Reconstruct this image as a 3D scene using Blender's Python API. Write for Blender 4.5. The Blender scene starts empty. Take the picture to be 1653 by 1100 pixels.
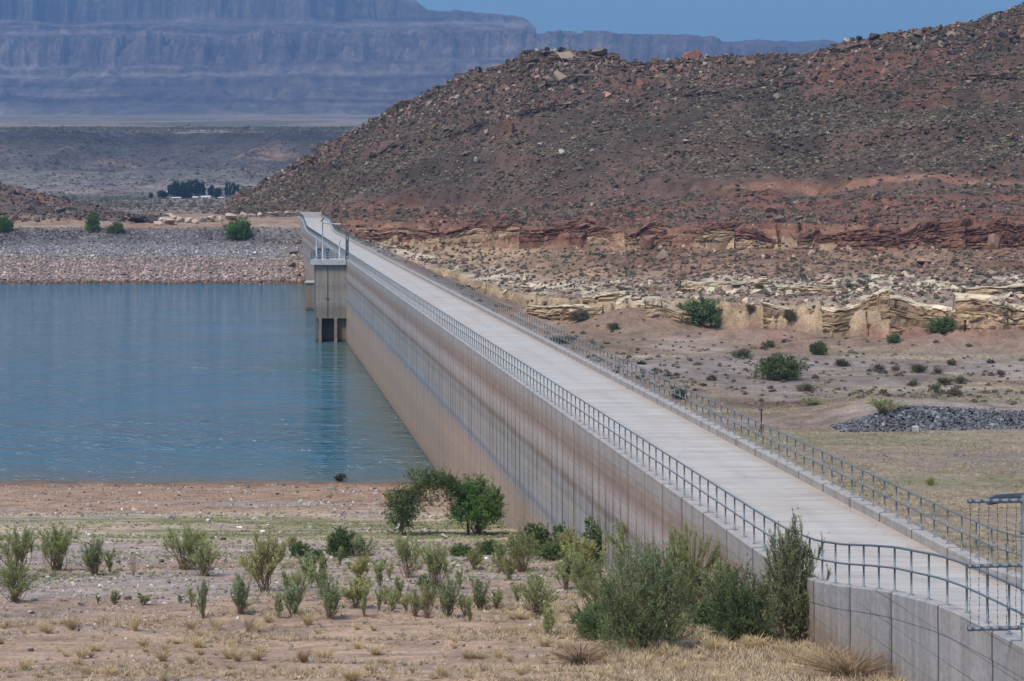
import bpy, bmesh, math, random
import numpy as np
from mathutils import Vector

S = bpy.context.scene
COL = S.collection
R = math.radians

# ------------------------------------------------------------------ camera, sky, sun, exposure
F, HX, HY, CZ = 3500.0, 826.5, 290.0, 23.0        # focal length and principal point in photo pixels, eye height above the water
cam = bpy.data.cameras.new('camera')
cam.sensor_width = 36.0
cam.lens = F / 1653 * 36
cam.shift_y = -(550 - HY) / 1653
cam.clip_start, cam.clip_end = 0.5, 40000
cam_o = bpy.data.objects.new('camera', cam)
COL.objects.link(cam_o)
cam_o.location = (0, 0, CZ)
cam_o.rotation_euler = (R(90), 0, 0)
S.camera = cam_o

SUN_EL, SUN_AZ = R(56), R(215)                     # azimuth clockwise from +Y: behind and to the left of the camera
w = bpy.data.worlds.new('World')
S.world = w
w.use_nodes = True
nt = w.node_tree
sky = nt.nodes.new('ShaderNodeTexSky')
sky.sky_type = 'NISHITA'
sky.sun_disc = False
sky.sun_elevation, sky.sun_rotation = SUN_EL, SUN_AZ
sky.air_density, sky.dust_density, sky.ozone_density = 1.0, 0.6, 2.5
bg = nt.nodes['Background']
bg.inputs['Strength'].default_value = 0.15
# a blue-grey rain-cloud bank stands low over the horizon, clearer sky above it
tc = nt.nodes.new('ShaderNodeTexCoord'); sx_ = nt.nodes.new('ShaderNodeSeparateXYZ'); nt.links.new(tc.outputs['Generated'], sx_.inputs[0])
mr = nt.nodes.new('ShaderNodeMapRange'); mr.interpolation_type = 'SMOOTHSTEP'
for i_, v_ in ((1, .04), (2, .40), (3, 1.0), (4, 0.0)): mr.inputs[i_].default_value = v_
nt.links.new(sx_.outputs[2], mr.inputs[0])
mxs = nt.nodes.new('ShaderNodeMix'); mxs.data_type = 'RGBA'
nt.links.new(mr.outputs[0], mxs.inputs[0]); nt.links.new(sky.outputs[0], mxs.inputs[6]); mxs.inputs[7].default_value = (.92, 1.74, 2.45, 1)
nt.links.new(mxs.outputs[2], bg.inputs['Color'])

sl = bpy.data.lights.new('sun', 'SUN')
sl.energy, sl.angle, sl.color = 2.3, R(15), (1.0, 0.90, 0.76)
so = bpy.data.objects.new('sun', sl)
COL.objects.link(so)
sv = Vector((math.sin(SUN_AZ) * math.cos(SUN_EL), math.cos(SUN_AZ) * math.cos(SUN_EL), math.sin(SUN_EL)))
so.rotation_euler = (-sv).to_track_quat('-Z', 'Y').to_euler()

S.view_settings.view_transform = 'Standard'
S.view_settings.look = 'None'
S.view_settings.gamma = 1
S.view_settings.exposure = 0.72
S.cycles.max_bounces = 6
S.cycles.volume_bounces = 0

# ------------------------------------------------------------------ numpy noise
def h2(ix, iy, s):
    n = (ix.astype(np.int64) * 374761393 + iy.astype(np.int64) * 668265263 + int(s) * 974634777) & 0xFFFFFFFF
    n = ((n ^ (n >> 13)) * 1274126177) & 0xFFFFFFFF
    n = ((n ^ (n >> 16)) * 2246822519) & 0xFFFFFFFF
    return ((n ^ (n >> 15)) & 0xFFFFFF) / float(0xFFFFFF)

def vn(x, y, s=0):
    x = np.asarray(x, float); y = np.asarray(y, float)
    x, y = np.broadcast_arrays(x, y)
    ix, iy = np.floor(x), np.floor(y)
    fx, fy = x - ix, y - iy
    u, v = fx * fx * fx * (fx * (fx * 6 - 15) + 10), fy * fy * fy * (fy * (fy * 6 - 15) + 10)
    a, b, c, d = h2(ix, iy, s), h2(ix + 1, iy, s), h2(ix, iy + 1, s), h2(ix + 1, iy + 1, s)
    return (a + (b - a) * u + (c - a) * v + (a - b - c + d) * u * v) * 2 - 1

def fbm(x, y, o=4, s=0, g=0.5):
    t, a, n = 0, 1.0, 0
    for k in range(o):
        t = t + a * vn(x * 2 ** k + k * 7.3, y * 2 ** k - k * 3.1, s + k)
        n += a
        a *= g
    return t / n

def ridged(x, y, o=4, s=0):
    t, a, n = 0, 1.0, 0
    for k in range(o):
        t = t + a * (1 - np.abs(vn(x * 2 ** k + k * 5.7, y * 2 ** k, s + k)))
        n += a
        a *= 0.5
    return t / n

def cell(x, y, s=0):
    ix, iy = np.floor(x), np.floor(y)
    b1 = np.full(x.shape, 9.0); b2 = b1.copy(); bid = np.zeros(x.shape)
    for dx in (-1, 0, 1):
        for dy in (-1, 0, 1):
            cx, cy = ix + dx, iy + dy
            d = np.hypot(cx + h2(cx, cy, s) - x, cy + h2(cx, cy, s + 1) - y)
            i = h2(cx, cy, s + 2)
            near = d < b1
            b2 = np.where(near, b1, np.minimum(b2, d))
            bid = np.where(near, i, bid)
            b1 = np.where(near, d, b1)
    return b1, b2, bid

def ss(a, b, x):
    t = np.clip((x - a) / (b - a), 0, 1)
    return t * t * (3 - 2 * t)

def mix(a, b, t):
    a, b = np.asarray(a, float), np.asarray(b, float)
    t = np.asarray(t)[..., None]
    return a + (b - a) * t

# ------------------------------------------------------------------ object helpers
def mesh(name, V, Fc, mat, smooth=False, col=None):
    V = np.asarray(V, np.float32); Fc = np.asarray(Fc, np.int32)
    me = bpy.data.meshes.new(name)
    n, k = Fc.shape
    me.vertices.add(len(V)); me.vertices.foreach_set('co', V.ravel())
    me.loops.add(n * k); me.loops.foreach_set('vertex_index', Fc.ravel())
    me.polygons.add(n)
    me.polygons.foreach_set('loop_start', np.arange(0, n * k, k, dtype=np.int32))
    me.polygons.foreach_set('use_smooth', np.full(n, smooth, bool))
    if col is not None:
        c = np.ones((len(V), 4), np.float32); c[:, :3] = col
        at = me.attributes.new('Col', 'FLOAT_COLOR', 'POINT')
        at.data.foreach_set('color', c.ravel())
    me.update(calc_edges=True)
    if mat: me.materials.append(mat)
    return me

def link(name, me, parent=None):
    o = bpy.data.objects.new(name, me)
    COL.objects.link(o)
    if parent: o.parent = parent
    return o

def obj(name, V, Fc, mat, parent=None, smooth=False, col=None):
    V = np.asarray(V, float)
    if parent is not None: V = V - world_loc(parent)
    return link(name, mesh(name, V, Fc, mat, smooth, col), parent)

def world_loc(o):
    p = np.array(o.location)
    while o.parent:
        o = o.parent
        p = p + np.array(o.location)
    return p

def tag(o, label=None, cat=None, group=None, kind=None):
    if label: o['label'] = label
    if cat: o['category'] = cat
    if group: o['group'] = group
    if kind: o['kind'] = kind
    return o

def thing(name, label, cat, loc, group=None, rz=0.0):
    o = bpy.data.objects.new(name, None)
    COL.objects.link(o)
    o.empty_display_size = 0.3
    o.location = loc; o.rotation_euler = (0, 0, rz)
    return tag(o, label, cat, group)

def cat_meshes(parts):
    Vs, Fs, n = [], [], 0
    for V, Fc in parts:
        Vs.append(V); Fs.append(np.asarray(Fc) + n); n += len(V)
    return np.vstack(Vs), np.vstack(Fs)

def box(x0, x1, y0, y1, z0, z1):
    V = np.array([(x, y, z) for z in (z0, z1) for y in (y0, y1) for x in (x0, x1)], float)
    return V, np.array([(0, 2, 3, 1), (4, 5, 7, 6), (0, 1, 5, 4), (2, 6, 7, 3), (0, 4, 6, 2), (1, 3, 7, 5)])

def bevbox(x0, x1, y0, y1, z0, z1, b=0.02):
    bm = bmesh.new()
    V, Fc = box(x0, x1, y0, y1, z0, z1)
    vs = [bm.verts.new(v) for v in V]
    for f in Fc: bm.faces.new([vs[i] for i in f])
    bmesh.ops.bevel(bm, geom=list(bm.edges), offset=b, segments=1, affect='EDGES')
    bmesh.ops.triangulate(bm, faces=bm.faces[:])
    bm.verts.index_update()
    V = np.array([v.co[:] for v in bm.verts]); Fc = np.array([[v.index for v in f.verts] for f in bm.faces])
    bm.free()
    return V, Fc

def nrm(a):
    return a / np.maximum(np.linalg.norm(a, axis=-1, keepdims=True), 1e-9)

def tubes(P, rad, sides=3, cap=True):
    """P (n,k,3) polylines, rad (n,k): tapered tubes as quads."""
    P = np.asarray(P, float); rad = np.asarray(rad, float)
    n, k, _ = P.shape
    T = np.empty_like(P)
    T[:, 1:-1] = P[:, 2:] - P[:, :-2]; T[:, 0] = P[:, 1] - P[:, 0]; T[:, -1] = P[:, -1] - P[:, -2]
    T = nrm(T)
    ref = np.where(np.abs(nrm(P[:, -1] - P[:, 0])[:, 2:3]) > 0.8, np.array([[1., 0.13, 0]]), np.array([[0, 0, 1.]]))[:, None, :]
    A = nrm(np.cross(T, np.broadcast_to(ref, T.shape))); B = np.cross(T, A)
    an = np.arange(sides) * 2 * math.pi / sides
    V = P[:, :, None, :] + rad[:, :, None, None] * (A[:, :, None, :] * np.cos(an)[:, None] + B[:, :, None, :] * np.sin(an)[:, None])
    idx = np.arange(n * k * sides).reshape(n, k, sides)
    a = idx[:, :-1, :]; b = np.roll(a, -1, 2); c = idx[:, 1:, :]; d = np.roll(c, -1, 2)
    Q = np.stack([a, b, d, c], -1).reshape(-1, 4)
    V = V.reshape(-1, 3)
    if cap and sides % 2 == 0:
        e = []
        for ring, fl in ((idx[:, 0, :], True), (idx[:, -1, :], False)):
            for j in range(1, sides - 1, 2):
                q = np.stack([ring[:, 0], ring[:, j], ring[:, j + 1], ring[:, (j + 2) % sides] if j + 2 < sides else ring[:, 0]], -1)
                if j + 2 >= sides: continue
                e.append(q[:, ::-1] if not fl else q)
        Q = np.vstack([Q] + e)
    return V, Q

def rod(pts, r, sides=8):
    pts = np.asarray(pts, float)
    rr = np.full(len(pts), r) if np.isscalar(r) else np.asarray(r, float)
    return tubes(pts[None], rr[None], sides)

# ------------------------------------------------------------------ materials
def newmat(name):
    m = bpy.data.materials.new(name)
    m.use_nodes = True
    t = m.node_tree
    return m, t, t.nodes['Principled BSDF']

def N(t, typ, **kw):
    n = t.nodes.new(typ)
    for k, v in kw.items():
        if k == 'inp':
            for i, x in v.items(): n.inputs[i].default_value = x
        else: setattr(n, k, v)
    return n

def math_node(t, op, a, b=None, c=None, clamp=False):
    n = t.nodes.new('ShaderNodeMath'); n.operation = op; n.use_clamp = clamp
    for i, v in enumerate((a, b, c)):
        if v is None: continue
        if isinstance(v, (int, float)): n.inputs[i].default_value = v
        else: t.links.new(v, n.inputs[i])
    return n.outputs[0]

def mixc(t, fac, a, b, mode='MIX'):
    n = t.nodes.new('ShaderNodeMix'); n.data_type = 'RGBA'; n.blend_type = mode; n.clamp_result = False
    for sock, v in ((n.inputs[0], fac), (n.inputs[6], a), (n.inputs[7], b)):
        if isinstance(v, (int, float)): sock.default_value = v
        elif isinstance(v, tuple): sock.default_value = (*v, 1) if len(v) == 3 else v
        else: t.links.new(v, sock)
    return n.outputs[2]

def noise(t, vec, scale, detail=4, rough=0.6):
    n = N(t, 'ShaderNodeTexNoise', inp={'Scale': scale, 'Detail': detail, 'Roughness': rough})
    if vec is not None: t.links.new(vec, n.inputs['Vector'])
    return n.outputs['Fac']

def scaled(t, vec, s):
    n = t.nodes.new('ShaderNodeVectorMath'); n.operation = 'MULTIPLY'
    t.links.new(vec, n.inputs[0]); n.inputs[1].default_value = s
    return n.outputs[0]

def ramp(t, fac, stops, interp='LINEAR'):
    n = t.nodes.new('ShaderNodeValToRGB')
    e = n.color_ramp.elements
    n.color_ramp.interpolation = interp
    while len(e) < len(stops): e.new(0.5)
    for i, (p, c) in enumerate(stops):
        e[i].position = p
        e[i].color = (*c, 1) if isinstance(c, tuple) else (c, c, c, 1)
    if fac is not None: t.links.new(fac, n.inputs[0])
    return n.outputs[0]

def bump(t, bs, h, strength=0.5, dist=0.1):
    b = N(t, 'ShaderNodeBump', inp={'Strength': strength, 'Distance': dist})
    t.links.new(h, b.inputs['Height']); t.links.new(b.outputs[0], bs.inputs['Normal'])

def vcol_mat(name, rough=0.9, scales=((3.0, 0.5), (14.0, 0.45)), bscale=6.0, bdist=0.08, bstr=0.7):
    """colour from the mesh's own Col attribute, broken up by procedural noise"""
    m, t, b = newmat(name)
    a = N(t, 'ShaderNodeAttribute', attribute_name='Col')
    g = N(t, 'ShaderNodeNewGeometry')
    c = a.outputs['Color']
    for sc, st in scales:
        f = noise(t, g.outputs['Position'], sc, 5, 0.65)
        c = mixc(t, 1.0, c, ramp(t, f, [(0.25, 1 - st), (0.5, 1.0), (0.75, 1 + st)]), 'MULTIPLY')
    t.links.new(c, b.inputs['Base Color'])
    b.inputs['Roughness'].default_value = rough
    b.inputs['Specular IOR Level'].default_value = 0.2
    bump(t, b, noise(t, g.outputs['Position'], bscale, 6, 0.7), bstr, bdist)
    return m

def leaf_mat(name, c1, c2, c3=None, trans=0.25):
    m, t, b = newmat(name)
    g = N(t, 'ShaderNodeNewGeometry'); oi = N(t, 'ShaderNodeObjectInfo')
    r = ramp(t, g.outputs['Random Per Island'], [(0.0, c1), (0.55, c2), (1.0, c3 or c2)])
    v = ramp(t, oi.outputs['Random'], [(0.0, 0.8), (1.0, 1.2)])
    c = mixc(t, 1.0, r, v, 'MULTIPLY')
    d = N(t, 'ShaderNodeBsdfDiffuse'); tr = N(t, 'ShaderNodeBsdfTranslucent'); mx = N(t, 'ShaderNodeMixShader', inp={0: trans})
    t.links.new(c, d.inputs[0]); t.links.new(c, tr.inputs[0])
    t.links.new(d.outputs[0], mx.inputs[1]); t.links.new(tr.outputs[0], mx.inputs[2])
    t.links.new(mx.outputs[0], t.nodes['Material Output'].inputs[0])
    t.nodes.remove(b)
    return m

def plain_mat(name, col, rough=0.6, metal=0.0, var=0.25, sc=8.0):
    m, t, b = newmat(name)
    g = N(t, 'ShaderNodeNewGeometry')
    f = noise(t, g.outputs['Position'], sc, 5, 0.6)
    t.links.new(mixc(t, 1.0, (*col, 1), ramp(t, f, [(0.25, 1 - var), (0.75, 1 + var)]), 'MULTIPLY'), b.inputs['Base Color'])
    b.inputs['Roughness'].default_value = rough; b.inputs['Metallic'].default_value = metal
    bump(t, b, f, 0.25, 0.02)
    return m

def concrete_wall_mat(name, bands=True):
    m, t, b = newmat(name)
    g = N(t, 'ShaderNodeNewGeometry'); P = g.outputs['Position']
    sp = N(t, 'ShaderNodeSeparateXYZ'); t.links.new(P, sp.inputs[0])
    x, y, z = sp.outputs
    wob = noise(t, scaled(t, P, (0.3, 0.05, 0.6)), 1.0, 4, 0.6)
    wob2 = noise(t, scaled(t, P, (2.5, 1.3, 0.25)), 1.0, 4, 0.7)
    zz = math_node(t, 'MULTIPLY_ADD', wob, 0.35, math_node(t, 'ADD', z, -0.175))
    zz = math_node(t, 'MULTIPLY_ADD', wob2, 0.22, math_node(t, 'ADD', zz, -0.11))
    q = math_node(t, 'DIVIDE', zz, 14.0)
    if bands:
        st = [(0.0, (.10, .075, .055)), (.018, (.30, .21, .145)), (.10, (.36, .255, .18)), (.20, (.34, .25, .185)), (.30, (.385, .28, .20)), (.385, (.35, .265, .205)), (.405, (.30, .275, .255)),
              (.425, (.205, .21, .215)), (.434, (.265, .265, .26)), (.452, (.33, .305, .285)), (.50, (.325, .29, .255)), (.54, (.36, .31, .265)), (.57, (.29, .255, .22)), (.60, (.32, .275, .235)), (.622, (.22, .165, .12)), (.645, (.38, .315, .265)), (.69, (.42, .345, .295)),
              (.712, (.36, .265, .215)), (.735, (.28, .21, .165)), (.75, (.36, .285, .225)), (.80, (.36, .31, .265)), (.86, (.35, .335, .32)), (1.0, (.35, .325, .305))]
    else:
        st = [(0.0, (.05, .045, .04)), (.05, (.18, .15, .12)), (.18, (.20, .17, .14)), (.34, (.17, .155, .135)), (.40, (.23, .22, .20)), (.50, (.25, .225, .19)), (.56, (.21, .195, .17)), (.62, (.26, .23, .19)), (.74, (.25, .215, .17)), (.80, (.30, .30, .29))]
    c = ramp(t, q, st)
    # vertical run-off streaks
    s1 = noise(t, scaled(t, P, (1.6, 1.6, 0.05)), 1.0, 5, 0.75)
    c = mixc(t, 1.0, c, ramp(t, s1, [(0.3, 0.8), (0.5, 1.0), (0.7, 1.16)]), 'MULTIPLY')
    s2 = noise(t, scaled(t, P, (0.9, 0.9, 0.09)), 1.7, 3, 0.6)
    low = ramp(t, math_node(t, 'DIVIDE', z, 14.0), [(.38, 0.0), (.45, 1.0), (.60, 1.0), (.74, .35), (.9, .25)])
    c = mixc(t, math_node(t, 'MULTIPLY', ramp(t, s2, [(.58, 0.0), (.68, .6)]), low), c, (.10, .105, .11))
    s3 = noise(t, scaled(t, P, (0.7, 0.7, 0.06)), 1.3, 3, 0.6)
    c = mixc(t, math_node(t, 'MULTIPLY', ramp(t, s3, [(.55, 0.0), (.70, .5)]), low), c, (.33, .38, .42))
    fine = noise(t, P, 5.0, 6, 0.7)
    c = mixc(t, 1.0, c, ramp(t, fine, [(.3, .82), (.7, 1.16)]), 'MULTIPLY')
    # lift lines and contraction joints
    fz = math_node(t, 'FRACT', math_node(t, 'DIVIDE', math_node(t, 'MULTIPLY_ADD', wob2, 0.04, z), 0.61))
    lz = math_node(t, 'LESS_THAN', fz, 0.05)
    vis = ramp(t, noise(t, scaled(t, P, (.5, .2, 2.0)), 1.0, 2), [(.35, 0.1), (.65, 1.0)])
    c = mixc(t, math_node(t, 'MULTIPLY', math_node(t, 'MULTIPLY', lz, 0.55), vis), c, (.07, .06, .05))
    if bands:
        fy = math_node(t, 'FRACT', math_node(t, 'DIVIDE', math_node(t, 'MULTIPLY_ADD', fine, 0.03, y), 3.5))
        c = mixc(t, math_node(t, 'MULTIPLY', math_node(t, 'LESS_THAN', fy, 0.03), .8), c, (.06, .055, .05))
        fy2 = math_node(t, 'FRACT', math_node(t, 'DIVIDE', math_node(t, 'MULTIPLY_ADD', fine, 0.08, y), 1.75))
        rn = ramp(t, noise(t, scaled(t, P, (0.0, 0.9, 0.10)), 1.0, 2), [(.40, 0.0), (.56, .95)])
        c = mixc(t, math_node(t, 'MULTIPLY', math_node(t, 'MULTIPLY', math_node(t, 'LESS_THAN', fy2, 0.17), rn), low), c, (.075, .07, .065))
        drip = noise(t, scaled(t, P, (1.2, 1.2, .12)), 1.0, 4, .7)
        hang = math_node(t, 'MULTIPLY_ADD', drip, 2.6, math_node(t, 'SUBTRACT', z, 11.35))
        rust = math_node(t, 'MULTIPLY', ramp(t, hang, [(0.0, 0.0), (.55, .5)]), ramp(t, math_node(t, 'DIVIDE', z, 14.0), [(.62, 0.0), (.70, .9), (.765, 1.0), (.785, 0.0)]))
        c = mixc(t, rust, c, (.23, .15, .105))
    t.links.new(c, b.inputs['Base Color'])
    b.inputs['Roughness'].default_value = 0.88
    b.inputs['Specular IOR Level'].default_value = 0.25
    bump(t, b, fine, 0.35, 0.04)
    return m

def deck_mat():
    m, t, b = newmat('deck_concrete')
    g = N(t, 'ShaderNodeNewGeometry'); P = g.outputs['Position']
    sp = N(t, 'ShaderNodeSeparateXYZ'); t.links.new(P, sp.inputs[0])
    # broomed finish across the deck, paler and redder patches
    br = noise(t, scaled(t, P, (0.22, 2.2, 1)), 1.0, 4, 0.7)
    pt = noise(t, scaled(t, P, (0.25, 0.10, 1)), 1.0, 4, 0.6)
    c = ramp(t, pt, [(.3, (.41, .36, .305)), (.5, (.43, .395, .345)), (.7, (.42, .40, .365))])
    c = mixc(t, 1.0, c, ramp(t, br, [(.3, .76), (.5, 1.0), (.7, 1.14)]), 'MULTIPLY')
    off = math_node(t, 'ADD', sp.outputs[0], math_node(t, 'MULTIPLY', sp.outputs[1], 0.1284))   # distance across the dam
    edge = math_node(t, 'ABSOLUTE', math_node(t, 'ADD', off, -19.1))
    edge = math_node(t, 'MULTIPLY_ADD', noise(t, P, .7, 4), 1.2, edge)
    c = mixc(t, ramp(t, math_node(t, 'DIVIDE', edge, 4.0), [(.68, 0.0), (.88, .65)]), c, (.34, .25, .19))
    fy = math_node(t, 'FRACT', math_node(t, 'DIVIDE', sp.outputs[1], 3.5))
    c = mixc(t, math_node(t, 'MULTIPLY', math_node(t, 'LESS_THAN', fy, 0.012), .35), c, (.12, .11, .10))
    c = mixc(t, ramp(t, noise(t, P, 1.1, 5, .7), [(.64, 0.0), (.74, .4)]), c, (.20, .17, .14))
    trk = math_node(t, 'ABSOLUTE', math_node(t, 'SUBTRACT', math_node(t, 'ABSOLUTE', math_node(t, 'MULTIPLY_ADD', noise(t, scaled(t, P, (.1, .03, 1)), 1.0, 2), .8, math_node(t, 'ADD', off, -19.5))), .85))
    c = mixc(t, math_node(t, 'MULTIPLY', ramp(t, trk, [(.1, .30), (.4, 0.0)]), ramp(t, noise(t, scaled(t, P, (.5, .15, 1)), 1.0, 4), [(.35, 0.0), (.65, 1.0)])), c, (.27, .245, .22))
    crk = N(t, 'ShaderNodeTexVoronoi', feature='DISTANCE_TO_EDGE', inp={'Scale': .17})
    wv = t.nodes.new('ShaderNodeVectorMath'); wv.operation = 'ADD'
    nz = N(t, 'ShaderNodeTexNoise', inp={'Scale': .9, 'Detail': 4}); t.links.new(P, nz.inputs['Vector']); t.links.new(P, wv.inputs[0]); t.links.new(nz.outputs['Color'], wv.inputs[1]); t.links.new(wv.outputs[0], crk.inputs['Vector'])
    c = mixc(t, math_node(t, 'MULTIPLY', math_node(t, 'LESS_THAN', crk.outputs['Distance'], .003), .22), c, (.13, .115, .10))
    t.links.new(c, b.inputs['Base Color'])
    b.inputs['Roughness'].default_value = 0.85
    bump(t, b, noise(t, P, 9.0, 5), .2, .02)
    return m

def water_mat():
    m, t, b = newmat('reservoir_water')
    g = N(t, 'ShaderNodeNewGeometry'); P = g.outputs['Position']
    sp = N(t, 'ShaderNodeSeparateXYZ'); t.links.new(P, sp.inputs[0])
    # silt-green shallows along the shore and the dam, bluer water further out
    dd = math_node(t, 'ADD', sp.outputs[0], math_node(t, 'MULTIPLY_ADD', sp.outputs[1], .1284, -15.93))
    dd = math_node(t, 'MAXIMUM', math_node(t, 'DIVIDE', dd, 13.0), math_node(t, 'DIVIDE', math_node(t, 'SUBTRACT', 165.0, sp.outputs[1]), 20.0))
    dd = math_node(t, 'MULTIPLY_ADD', noise(t, scaled(t, P, (.05, .03, 1)), 1.0, 3), .5, dd)
    t.links.new(ramp(t, math_node(t, 'ADD', dd, .75), [(0.0, (.028, .125, .185)), (.5, (.040, .13, .175)), (.95, (.085, .12, .11))]), b.inputs['Base Color'])
    b.inputs['Roughness'].default_value = .07
    b.inputs['IOR'].default_value = 1.33
    n1 = noise(t, scaled(t, P, (.5, 1.4, 1)), 1.0, 3, .6)
    n2 = noise(t, scaled(t, P, (.10, .34, 1)), 1.0, 4, .65)
    n3 = noise(t, scaled(t, P, (.02, .035, 1)), 1.0, 3, .5)
    amp = ramp(t, n3, [(.3, .3), (.7, 1.0)])
    h = math_node(t, 'MULTIPLY', math_node(t, 'MULTIPLY_ADD', n2, 4.0, n1), amp)
    bump(t, b, h, 1.0, .9)
    return m

M_WALL = concrete_wall_mat('dam_face_concrete')
M_TOWER = concrete_wall_mat('tower_concrete', False)
M_DECK = deck_mat()
M_PARAPET = plain_mat('parapet_concrete', (.37, .36, .345), .9, 0, .3, 2.5)
M_PIER = plain_mat('stained_pier_concrete', (.19, .165, .14), .9, 0, .35, 2.0)
M_STEEL = plain_mat('galvanised_steel', (.155, .185, .20), .5, .3, .35, 14)
M_PALE_STEEL = plain_mat('pale_steel', (.42, .46, .48), .5, .2, .2, 8)
M_BLUE = plain_mat('blue_paint', (.05, .12, .19), .5, 0, .25, 8)
M_DARK = plain_mat('dark_steel', (.045, .055, .065), .6, .2, .3, 8)
M_WATER = water_mat()
M_GROUND = vcol_mat('near_ground', .95, ((1.3, .25), (6.0, .4), (22.0, .4)), 9.0, .05)
M_TERRAIN = vcol_mat('hill_ground', .95, ((.7, .3), (3.0, .45)), 2.5, .3)
M_FAR = vcol_mat('far_ground', .95, ((.02, .3), (.09, .5), (.3, .4)), .06, 9.0, 1.0)
M_ROCK = vcol_mat('rock', .9, ((1.5, .25), (7.0, .3)), 4.0, .1)
M_SCRUB = vcol_mat('scrub', .95, ((2.0, .15),), 4.0, .02)
M_BARK = plain_mat('bark', (.13, .095, .07), .9, 0, .35, 12)
M_TWIG = plain_mat('dry_twig', (.22, .155, .10), .9, 0, .35, 12)
L_BROOM = leaf_mat('broom_leaves', (.24, .29, .10), (.33, .38, .15), (.43, .44, .22), .35)
L_SAGE = leaf_mat('grey_green_leaves', (.19, .24, .11), (.27, .32, .16), (.37, .40, .23))
L_YELLOW = leaf_mat('yellow_green_leaves', (.25, .27, .09), (.35, .35, .14), (.45, .41, .20))
L_DARK = leaf_mat('dark_green_leaves', (.075, .125, .05), (.125, .185, .075), (.21, .26, .125))
L_TREE = leaf_mat('tree_leaves', (.075, .155, .042), (.115, .205, .06), (.19, .28, .10))
L_DRY = leaf_mat('dry_blades', (.42, .31, .17), (.55, .42, .24), (.66, .54, .35), .2)
L_BROWN = leaf_mat('brown_blades', (.20, .13, .08), (.29, .20, .12), (.38, .29, .17), .15)
L_VALLEY = leaf_mat('valley_bush_leaves', (.08, .115, .05), (.125, .165, .07), (.20, .225, .11))
L_DULL = leaf_mat('dull_leaves', (.09, .095, .055), (.15, .145, .085), (.24, .215, .14))
L_FARM = leaf_mat('far_tree_leaves', (.022, .05, .03), (.035, .075, .045), (.06, .10, .06))

# ------------------------------------------------------------------ the lie of the land
DK = 0.1284
def dam_x(Y): return 15.93 - DK * Y                       # outer upper edge of the dam's reservoir side
_y = np.array([20, 44, 45.8, 47.7, 49.4, 51.3, 52.9, 54.8, 57.4, 59.8, 63, 67, 468, 480, 490, 502, 526, 560.])
_h = np.array([9.4, 9.44, 9.48, 9.54, 9.65, 9.86, 10.04, 10.32, 10.73, 11.04, 11.26, 11.3, 11.3, 11.1, 10.3, 9.4, 9.26, 9.25])
def ztop(Y): return CZ - np.interp(Y, _y, _h)

def zbank(Y):
    return np.interp(Y, [-60, 0, 10, 30, 45, 52, 60, 74, 76, 90, 123, 145, 165, 200, 300, 400], [22, 21.2, 18.2, 13.9, 11.75, 11, 10.05, 8.55, 8.25, 6.6, 3.05, 1.25, 0, -2.4, -7, -8])
def h_bank(X, Y):
    a = .35 + .65 * ss(158, 135, Y)
    return zbank(Y) + .16 * a * fbm(X / 7, Y / 5, 4, 11) + .05 * fbm(X / 1.1, Y / 1.1, 3, 12) * a

# downstream valley, cliffs and the hill: keys (photo row, distance) along columns of the view
CX = np.array([300, 345, 430, 490, 560, 700, 850, 1000, 1200, 1400, 1653, 2000.])
LY = np.array([  # rows
    [352, 352, 351, 350, 395, 440, 500, 520, 540, 545, 550, 552],
    [351.5, 351.5, 350.5, 349.3, 389, 430, 480, 490, 492, 490, 485, 483],
    [351, 351, 349.5, 347, 384, 415, 445, 450, 440, 440, 440, 440],
    [350, 350, 346, 344, 377, 392, 398, 398, 400, 402, 402, 402],
    [349.5, 349.5, 344, 341, 357, 360, 366, 368, 366, 364, 360, 358],
    [346, 346, 336, 332, 333, 330, 326, 320, 312, 305, 300, 296]], float)
LD = np.array([
    [548, 548, 548, 548, 470, 420, 360, 335, 315, 303, 295, 288],
    [552, 552, 552, 552, 472, 422.6, 363, 338, 318, 306, 298, 291],
    [560, 560, 560, 560, 481, 440, 395, 372, 355, 345, 338, 330],
    [575, 575, 575, 572, 492, 458, 425, 405, 388, 376, 368, 360],
    [580, 580, 580, 578, 496, 462, 429, 409, 392, 381, 373, 364],
    [620, 620, 610, 600, 530, 500, 470, 455, 442, 430, 422, 415]], float)
SX = np.array([300, 345, 360, 400, 440, 500, 560, 600, 650, 700, 760, 830, 860, 900, 940, 970, 1000, 1040, 1090, 1150, 1200, 1250, 1290, 1330, 1380, 1430, 1500, 1570, 1620, 1653, 1750, 2000.])
SYp = np.array([345, 341, 331, 307, 287, 249, 219, 195, 168, 149, 119, 96, 86, 80, 82, 81, 91, 99, 97, 92, 92, 89, 89, 81, 69, 55, 44, 32, 16, 6, -20, -40.])
SD = np.interp(SX, CX, [690, 690, 670, 650, 610, 590, 560, 540, 530, 520, 505, 490])
def px_z(y, Y): return CZ - (y - HY) * Y / F

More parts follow.
